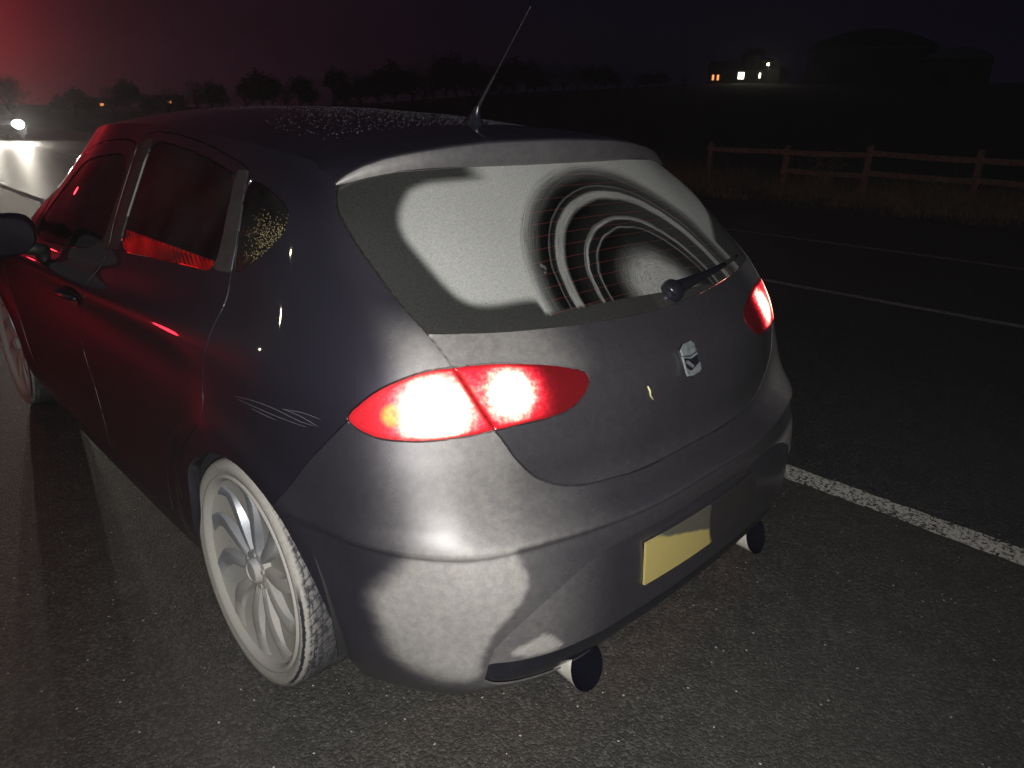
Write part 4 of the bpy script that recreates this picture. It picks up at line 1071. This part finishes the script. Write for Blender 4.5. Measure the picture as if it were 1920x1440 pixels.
def wiper():
    (p,n)=surf_at(0.088,1.014)
    r=empty('wiper',tuple(p),0,tg)
    inv=p
    m=MB()
    # dome over the spindle
    ring=[];q=n.orthogonal().normalized();w=n.cross(q);V=[];F=[]
    k=20
    for j,(rad,h) in enumerate([(.031,-.002),(.031,.012),(.027,.022),(.018,.029),(.007,.032)]):
        for i in range(k):
            a=2*math.pi*i/k;V.append(q*math.cos(a)*rad+w*math.sin(a)*rad+n*h)
    for j in range(4):
        for i in range(k):F.append((j*k+i,j*k+(i+1)%k,(j+1)*k+(i+1)%k,(j+1)*k+i))
    F.append(tuple(range(4*k,5*k)))
    d=mesh_obj('wiper_cap',V,F,'gloss_black_trim',r)
    # arm and blade follow the glass surface
    def path(pts,h):
        out=[]
        for x,z in pts:
            a,b=surf_at(x,z);out.append(a+b*h-inv)
        return out
    def band(P,wd,ht,N):
        V=[];F=[]
        for i,c in enumerate(P):
            t=(P[min(i+1,len(P)-1)]-P[max(i-1,0)]).normalized();s=t.cross(N).normalized()
            ww=wd[i] if isinstance(wd,list) else wd
            for (a,b) in ((-1,-.5),(1,-.5),(.7,.5),(-.7,.5)):V.append(c+s*a*ww/2+N*b*ht)
        for i in range(len(P)-1):
            for kk in range(4):F.append((4*i+kk,4*i+(kk+1)%4,4*i+4+(kk+1)%4,4*i+4+kk))
        F+=[(3,2,1,0),tuple(4*(len(P)-1)+i for i in range(4))]
        return V,F
    xs=np.linspace(0.088-.03,0.088+.30,9);A=[(x,1.014+(x-0.088)*0.045) for x in xs]
    V,F=band(path(A,.022),[.040,.040,.034,.028,.024,.020,.018,.016,.012],.012,n);mesh_obj('wiper_arm',V,F,'gloss_black_trim',r)
    xs=np.linspace(0.088+.035,0.088+.43,14);A=[(x,1.014+(x-0.088)*0.045+.004) for x in xs]
    V,F=band(path(A,.010),.010,.018,n);mesh_obj('wiper_blade',V,F,'matte_black_trim',r)
wiper()
# badge
def badge():
    p,n=surf_at(0,.885);up=Vector((0,n.z*-n.y,0));up=Vector((0,0,1));up=(up-n*up.dot(n)).normalized();rt=up.cross(n).normalized();rt=-rt if rt.x<0 else rt
    def pl(poly,h0,h1):
        V=[rt*a+up*b+n*h0 for a,b in poly]+[rt*a*.97+up*b*.97+n*h1 for a,b in poly];k=len(poly)
        F=[tuple(range(k,2*k))]+[(i,(i+1)%k,k+(i+1)%k,k+i) for i in range(k)]
        return V,F
    s=.00092
    base=[(-36,-44),(-10,-47),(22,-44),(34,-38),(36,10),(32,38),(20,46),(-12,44),(-36,30)]
    P=lambda L:[(a*s,b*s) for a,b in L]
    V,F=pl(P(base),.001,.006);b=mesh_obj('badge',V,F,'gloss_black_trim',tg,False,tuple(p))
    for L in ([(-34,14),(-34,30),(-12,43),(20,45),(31,37),(33,14),(0,8)],
              [(-36,8),(-36,12),(0,4),(34,10),(34,5),(0,-1)],
              [(-24,-6),(-18,-2),(4,-20),(-1,-25)],
              [(-34,-42),(-10,-46),(22,-43),(33,-37),(35,-18),(8,-26),(-8,-32),(-20,-30),(-31,-22)],
              [(-36,-38),(-36,8),(-33,8),(-32,-38)]):
        V,F=pl(P(L),.006,.010);mesh_obj('emblem_bar',V,F,'badge_metal',b,False)
badge()
# number plate, plain: nothing on it
def plate():
    # flat plate standing 4 mm off the bumper skin
    z0,z1=.412,.523;pc,n0=surf_any(0.,.467)
    ys=[surf_any(x,z)[0].y for x in (0.,.13,.22) for z in (z0,z1)]
    yb0=min(ys)-.003
    V=[];F=[];n=12
    yy=lambda x,z:yb0+.012*(abs(x)/.26)**2+( .003 if z>.46 else -.003)-.001
    for z in (z0,z1):
        for k in range(n+1):
            x=-.26+.52*k/n;V.append((x,yy(x,z),z))
    m=len(V)
    V+=[(x,y+.006,z) for x,y,z in V]
    for k in range(n):F+=[(k,k+1,n+2+k,n+1+k),(m+k+1,m+k,m+n+1+k,m+n+2+k),(k+1,k,m+k,m+k+1),(n+1+k,n+2+k,m+n+2+k,m+n+1+k)]
    F+=[(0,n+1,m+n+1,m),(n,m+n,m+2*n+1,2*n+1)]
    mesh_obj('number_plate',V,F,'yellow_plate',bp,False)
plate()
# exhausts: slash-cut flared tips, dusty outside and sooty inside
def exhaust(sd):
    c=Vector((sd*.404,.002-1.9,.235));ax=Vector((0,-1,0.02)).normalized();q=Vector((1,0,0));w=Vector((0,0,1))
    n=36;V=[];F=[]
    def ringp(rad,d,slash):
        for k in range(n):
            a=2*math.pi*k/n;p=q*math.cos(a)*rad+w*math.sin(a)*rad*1.0
            V.append(c+p+ax*(d+slash*math.sin(a)*rad))
    ringp(.040,-.19,0);ringp(.041,-.13,0);ringp(.047,-.05,-.15);ringp(.0525,.015,-.35);ringp(.0535,.018,-.35);ringp(.050,.016,-.35);ringp(.044,-.06,-.1);ringp(.040,-.15,0)
    for j in range(3):
        for k in range(n):F.append((j*n+k,j*n+(k+1)%n,(j+1)*n+(k+1)%n,(j+1)*n+k))
    e=mesh_obj('exhaust_tip',V,F,'exhaust_dusty',car)
    F2=[]
    for j in range(3,7):
        for k in range(n):F2.append((j*n+k,j*n+(k+1)%n,(j+1)*n+(k+1)%n,(j+1)*n+k))
    F2.append(tuple(range(7*n,8*n)))
    mesh_obj('exhaust_bore',V,F2,'soot',e)
exhaust(-1);exhaust(1)
MB().tube([(0,1.0,.20),(0,1.0,.2)],.03,6)
# floor, wheel wells, underside
MB().box((0,0.05,.215),(1.36,3.3,.03)).build('floor_pan','groove_black',car,False)
MB().box((0,-1.55,.30),(.95,.40,.05)).build('rear_undertray','groove_black',car,False)
for sd in(-1,1):
    for cy,rr in((.765,.475),(3.317,.375)):
        n=28;V=[];F=[]
        for x in(.868,.60):
            for k in range(n+1):
                a=math.pi*k/n*1.0-.02*math.pi;V.append((sd*x,cy-1.9+rr*math.cos(a),.32+rr*math.sin(a)))
        for k in range(n):F.append((k,k+1,n+2+k,n+1+k))
        k0=len(V);V.append((sd*.60,cy-1.9,.3));F+=[(n+1+k,n+2+k,k0) for k in range(n)]
        mesh_obj('wheel_well','' or V,F,'groove_black',car) if False else mesh_obj('wheel_well',V,F,'groove_black',car)
# wheels
RT=.3186
def wheel_meshes():
    prof=[(.247,.030),(.262,.008),(.268,.000),(.272,.0015),(.2745,.004),(.278,.002),(.290,-.0035),(.302,-.003),(.309,.003),(.3145,.012),(.3175,.028),(.3186,.05),(.3186,.11),(.3186,.165),(.3175,.19),(.312,.208),(.300,.217),(.272,.215)]
    n=120
    def lathe(pr,n=n):
        V=[];F=[]
        for r,x in pr:
            for k in range(n):
                a=2*math.pi*k/n;V.append((x,r*math.cos(a),r*math.sin(a)))
        for j in range(len(pr)-1):
            for k in range(n):F.append((j*n+k,j*n+(k+1)%n,(j+1)*n+(k+1)%n,(j+1)*n+k))
        return V,F
    tp=prof[4:]
    V,F=lathe(tp);me=bpy.data.meshes.new('tyre');me.from_pydata(V,[],F);me.update()
    me.polygons.foreach_set('use_smooth',[True]*len(me.polygons));me.materials.append(MATS['dusty_tyre'])
    L=np.cumsum([0]+[math.hypot(tp[i+1][0]-tp[i][0],tp[i+1][1]-tp[i][1]) for i in range(len(tp)-1)]);L/=L[-1]
    uvl=me.uv_layers.new(name='tyre');d=[]
    for p in me.polygons:
        ks=[v%n for v in p.vertices];w=max(ks)-min(ks)>n/2
        for v in p.vertices:
            k=v%n;k=k+n if(w and k<n/2) else k
            d+= [k/n*2*math.pi*.31,float(L[v//n])]
    uvl.data.foreach_set('uv',d)
    # rim: lip, barrel and dusty back face
    V,F=lathe([(.2745,.0045),(.272,-.002),(.268,-.0025),(.262,.002),(.257,.010),(.254,.018)],96)
    rm=MB();rm.add(V,F);bk,fb=lathe([(.254,.018),(.235,.027),(.19,.036),(.12,.044),(.06,.048),(.0,.050)],96);bk2=MB();bk2.add(bk,fb)
    # turbine spokes standing proud of the dish
    sp=MB()
    NS=10
    for s in range(NS):
        a0=2*math.pi*s/NS+.30
        m=22;V=[]
        for i in range(m+1):
            t=i/m;r=.040+(.246-.040)*t
            cang=a0+.16*math.sin(math.pi*t*.9)-.10*t
            tip=max(0,(t-.84)/.16)
            w1=.013+.019*t+.024*tip**1.8      # hooked side
            w2=.011+.017*t*(1-tip)+.002
            base=.050-.032*((r-.04)/.21)**1.2
            h=.016*(1-t)+.009*math.sin(math.pi*min(1,t+.12))-.006*tip
            top=base-max(.003,h)
            for (x,an) in((base+.004,cang+w2/r),(top+.001,cang+w2*.75/r),(top-.0015,cang+w2*.2/r),(top+.0035,cang-w1*.75/r),(base+.004,cang-w1/r)):
                V.append((x,r*math.cos(an),r*math.sin(an)))
        F=[]
        for i in range(m):
            o=5*i
            for k in range(4):F.append((o+k,o+k+1,o+5+k+1,o+5+k))
        F.append((5*m,5*m+1,5*m+2,5*m+3,5*m+4));sp.add(V,F)
    hub,hf=lathe([(.062,.05),(.056,.030),(.046,.027),(.037,.029),(.034,.016),(.031,.012),(.026,.0115),(.024,.015),(.0,.014)],40)
    sp.add(hub,hf)
    for k in range(5):
        a=2*math.pi*k/5+.3;c=(.030,.046*math.cos(a),.046*math.sin(a));sp.tube([(.045,c[1],c[2]),(.024,c[1],c[2])],.0075,8)
    return me,rm,bk2,sp
tyre_me,rm,bk2,sp=wheel_meshes()
wh0=None
WHL=[]
for (y,R_off) in((.757,0),(3.33,0)):
    for sd in(-1,1):
        w=empty('wheel',(sd*.859,y-1.9,.3091 if y<2 else RT*.985),0,car);cmb=math.radians(2.2 if y<2 else .8)
        w.matrix_local=Matrix.Translation(w.location)@Matrix.Rotation(cmb*(1 if sd<0 else -1),4,'Y')@Matrix.Rotation(0 if sd<0 else math.pi,4,'Z')@Matrix.Scale(.97 if y<2 else .985,4)
        if not WHL:
            t=bpy.data.objects.new('tyre',tyre_me);COL.objects.link(t);t.parent=w
            r=rm.build('rim','dusty_alloy',w);b=bk2.build('brake_backplate','dusty_alloy',w);s=sp.build('spokes','dusty_alloy',w);autosmooth(s,32)
            for o in(r,b,s):
                co=[v.co for v in o.data.vertices]
                float_attr(o.data,'dirt',[ (1.2 if o is not s else (.25+.95*(1-sm(-.05,.09,(c.z*.8+c.y*.5))) if True else 1)) for c in co])
            WHL=[t,r,b,s]
        else:
            for q in WHL:
                c=q.copy();COL.objects.link(c);c.parent=w
# dashes: scratches on the rear quarter
def surf_uv(u,v):
    p=body_eval(np.array([[u,v]]))[0];q=clipuv(np.array([[u,v]]))
    a=body_eval(clipuv(q+[.02,0]))[0]-body_eval(clipuv(q-[.02,0]))[0];b=body_eval(clipuv(q+[0,.02]))[0]-body_eval(clipuv(q-[0,.02]))[0]
    n=np.cross(a,b);n/=np.linalg.norm(n);return Vector((-p[0],p[1]-1.9,p[2])),Vector((-n[0],n[1],n[2]))
m=MB()
for L in CV['marks']:
    L=chaikin_open(L,2);P=[]
    for u,v in L:
        p,n=surf_uv(u,v);P.append(p+n*.0002)
    m.tube(P,[.0001+.00035*math.sin(math.pi*i/(len(P)-1)) for i in range(len(P))],5)
o=m.build('scratch_marks','scratch_white',car);o['kind']='stuff'
m=MB();L=CV['chip'];P=[]
u,v=L[0]
P=[]
for (u,v) in L:
    p,n=surf_uv(u,v);P.append(Vector((-p.x if False else p.x,p.y,p.z))+n*.0008)
m.tube(P,[.0014,.0026,.0016,.0024],6).build('paint_chip','chip_yellow',tg)  # yellow paint chip on the tailgate
# door handles
for sd,dn in((-1,None),(1,None)):
    pass
def handle(y,z,door,sd):
    q=T_[:,:];d=(q[...,1]-y)**2+(q[...,2]-z)**2+(us_[None,:]<5)*9+(us_[None,:]>10.4)*9+(vs_[:,None]>8)*9
    j,i=np.unravel_index(d.argmin(),d.shape);p=q[j,i]
    m=MB();n=14;P=[];rr=[]
    for k in range(n):
        t=k/(n-1);P.append((sd*(p[0]+.012+.016*math.sin(math.pi*t)),y-1.9-.10+.20*t,z+.006*math.sin(math.pi*t)));rr.append(.006+.009*math.sin(math.pi*min(1,max(0,t)))**.5)
    m.tube(P,rr,10).build('door_handle','gloss_black_trim',door)
    m=MB();V=[];nn=24
    for k in range(nn):
        a=2*math.pi*k/nn;V.append((sd*(p[0]+.0012),y-1.9+.075*math.cos(a)*1.0,z-.012+.030*math.sin(a)))
    V.append((sd*(p[0]-.004),y-1.9,z-.014))
    m.add(V,[((k+1)%nn,k,nn) if sd<0 else (k,(k+1)%nn,nn) for k in range(nn)]);m.build('handle_cup','matte_black_trim',door)
doors=[o for o in car.children if o.name.startswith('front_door')]
for o in doors:
    sd=-1 if o.data.vertices[0].co.x<0 else 1;handle(1.93,.835,o,sd)
# mirrors
def mirror(sd):
    V=[];F=[];n=24;m=14
    c=Vector((sd*0.94,2.45-1.9,0.97))
    for j in range(m+1):
        th=math.pi*j/m
        for k in range(n):
            a=2*math.pi*k/n
            ex=math.copysign(abs(math.cos(a)*math.sin(th))**.75,math.cos(a));ez=math.copysign(abs(math.sin(a)*math.sin(th))**.75,math.sin(a));ey=math.cos(th)
            y=.030*(-ey) if ey>0 else .085*(-ey)
            V.append(c+Vector((ex*.115,y,ez*.082-.010*ex*sd)))
    for j in range(m):
        for k in range(n):F.append((j*n+k,j*n+(k+1)%n,(j+1)*n+(k+1)%n,(j+1)*n+k))
    o=mesh_obj('wing_mirror',V,F,'mirror_shell',car);float_attr(o.data,'dirt',np.zeros(len(V)))
    g=MB();P=[]
    for k in range(n):
        a=2*math.pi*k/n;P.append(c+Vector((math.copysign(abs(math.cos(a))**.75,math.cos(a))*.098,-.0305,math.copysign(abs(math.sin(a))**.75,math.sin(a))*.068)))
    P.append(c+Vector((0,-.0315,0)));g.add(P,[(k,(k+1)%n,n) for k in range(n)]);g.build('mirror_glass','chrome',o)
    MB().tube([c+Vector((-sd*.06,.03,-.05)),c+Vector((-sd*.16,.06,-.085))],[.028,.024],10).build('mirror_arm','matte_black_trim',o)
mirror(-1);mirror(1)
# cabin
def seat(x,y,front):
    e=MB()
    def rb(c,d,n=3):
        bm=bmesh.new();bmesh.ops.create_cube(bm,size=1);bmesh.ops.bevel(bm,geom=list(bm.edges)+list(bm.verts),offset=.18,segments=4,affect='EDGES')
        V=[(v.co.x*d[0]+c[0],v.co.y*d[1]+c[1],v.co.z*d[2]+c[2]) for v in bm.verts];F=[tuple(v.index for v in f.verts) for f in bm.faces];bm.free();return V,F
    e.add(*rb((x,y+.25,.50),(.50,.52,.16)));e.add(*rb((x,y-.03,.78),(.50,.14,.58)));
    s=e.build('seat','cabin_dark',car);h=MB();h.add(*rb((x,y-.06,1.14),(.27,.10,.16)));h.build('headrest','black_plastic',s)
for x in(-.38,.38):
    seat(x,2.15-1.9+.0,True)
    seat(x,1.12-1.9,False)
m=MB();m.box((0,.75-1.9,.72),(1.3,.5,.5));m.build('boot_floor','cabin_dark',car,False)
MB().box((-.655,.885-1.9,1.095),(.10,.10,.16)).build('seat_bolster','gloss_black_trim',car) if False else None
def bolster():
    bm=bmesh.new();bmesh.ops.create_cube(bm,size=1);bmesh.ops.bevel(bm,geom=list(bm.edges)+list(bm.verts),offset=.3,segments=5,affect='EDGES')
    for sx in(-1,1):
        V=[(v.co.x*.08+sx*.66,v.co.y*.13+.93-1.9,v.co.z*.17+1.085) for v in bm.verts];F=[tuple(v.index for v in f.verts) for f in bm.faces]
        mesh_obj('seat_bolster',V,F,'pale_trim',car)
    bm.free()
bolster()
# ribbed red strip inside the rear door glass, glow added in place of red light
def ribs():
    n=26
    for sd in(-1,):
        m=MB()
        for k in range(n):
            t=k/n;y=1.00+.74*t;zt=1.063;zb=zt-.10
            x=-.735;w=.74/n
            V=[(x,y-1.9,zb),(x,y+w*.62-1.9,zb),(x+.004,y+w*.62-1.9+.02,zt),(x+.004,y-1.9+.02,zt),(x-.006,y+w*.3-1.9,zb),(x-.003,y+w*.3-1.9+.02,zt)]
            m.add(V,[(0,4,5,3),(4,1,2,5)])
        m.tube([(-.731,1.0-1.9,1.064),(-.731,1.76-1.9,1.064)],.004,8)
        m.build('glowing_red_ribs','red_trim_glow',car,False)
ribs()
# water beads
def beads():
    V=[];F=[]
    def bead(p,n,r):
        q=n.orthogonal().normalized();w=n.cross(q);k=len(V);s=6;e=rng.uniform(.8,1.5)
        for (rad,h) in((1,0),(.72,.38)):
            for i in range(s):
                a=2*math.pi*i/s;V.append(p+(q*math.cos(a)*e+w*math.sin(a))*r*rad+n*r*h)
        V.append(p+n*r*.55)
        for i in range(s):
            F.append((k+i,k+(i+1)%s,k+s+(i+1)%s,k+s+i));F.append((k+s+i,k+s+(i+1)%s,k+2*s))
    for _ in range(8000):
        y=rng.uniform(.83,2.35);x=rng.uniform(-.50,.57)
        if rng.random()>.25+.75*sm(-.45,.1,x):continue
        z=float(roof_z(x,y));
        if y<.80: 
            t=(y-.5)/.3;z=max(z,1.381-.0*t+.004)
        zx=(roof_z(x+.01,y)-roof_z(x-.01,y))/.02;zy=(roof_z(x,y+.01)-roof_z(x,y-.01))/.02
        n=Vector((-zx,-zy,1)).normalized();bead(Vector((x,y-1.9,z+.0005)),n,float(rng.choice([.0014,.0021,.0030],p=[.55,.33,.12])))
    o=mesh_obj('rain_beads',V,F,'water_bead',rf);o['kind']='stuff'
    # beads on the quarter glass
    V.clear();F.clear()
    P=np.array(CV['quarter_window']);
    for _ in range(7000):
        u=rng.uniform(P[:,0].min(),P[:,0].max());v=rng.uniform(P[:,1].min(),P[:,1].max())
        dens=sm(5.9,5.1,u)*sm(9.9,9.0,v)
        if rng.random()>dens:continue
        ins=False
        for a,b in zip(P,np.roll(P,-1,0)):
            if (a[1]>v)!=(b[1]>v) and u<a[0]+(v-a[1])/(b[1]-a[1])*(b[0]-a[0]):ins=not ins
        if not ins:continue
        p,n=surf_uv(u,v);bead(p-n*.0015,n,float(rng.uniform(.0006,.0014)))
    o=mesh_obj('rain_beads',V,F,'lamp_lit_bead',[c for c in car.children if c.name.startswith('quarter_window')][0]);o['kind']='stuff'
beads()
# thin volume added to imitate lens glare round the headlamps
def glare_haze():
    m,nt,out=mat('glare_volume');v=nt.nodes.new('ShaderNodeVolumePrincipled');v.inputs['Color'].default_value=(.9,.9,.95,1);v.inputs['Density'].default_value=0.001;v.inputs['Anisotropy'].default_value=.75
    nt.links.new(v.outputs[0],out.inputs['Volume'])
    o=MB().box((60,115,14),(500,330,31)).build('glare_haze','glare_volume',None,False);tag(o,kind='stuff')
glare_haze()
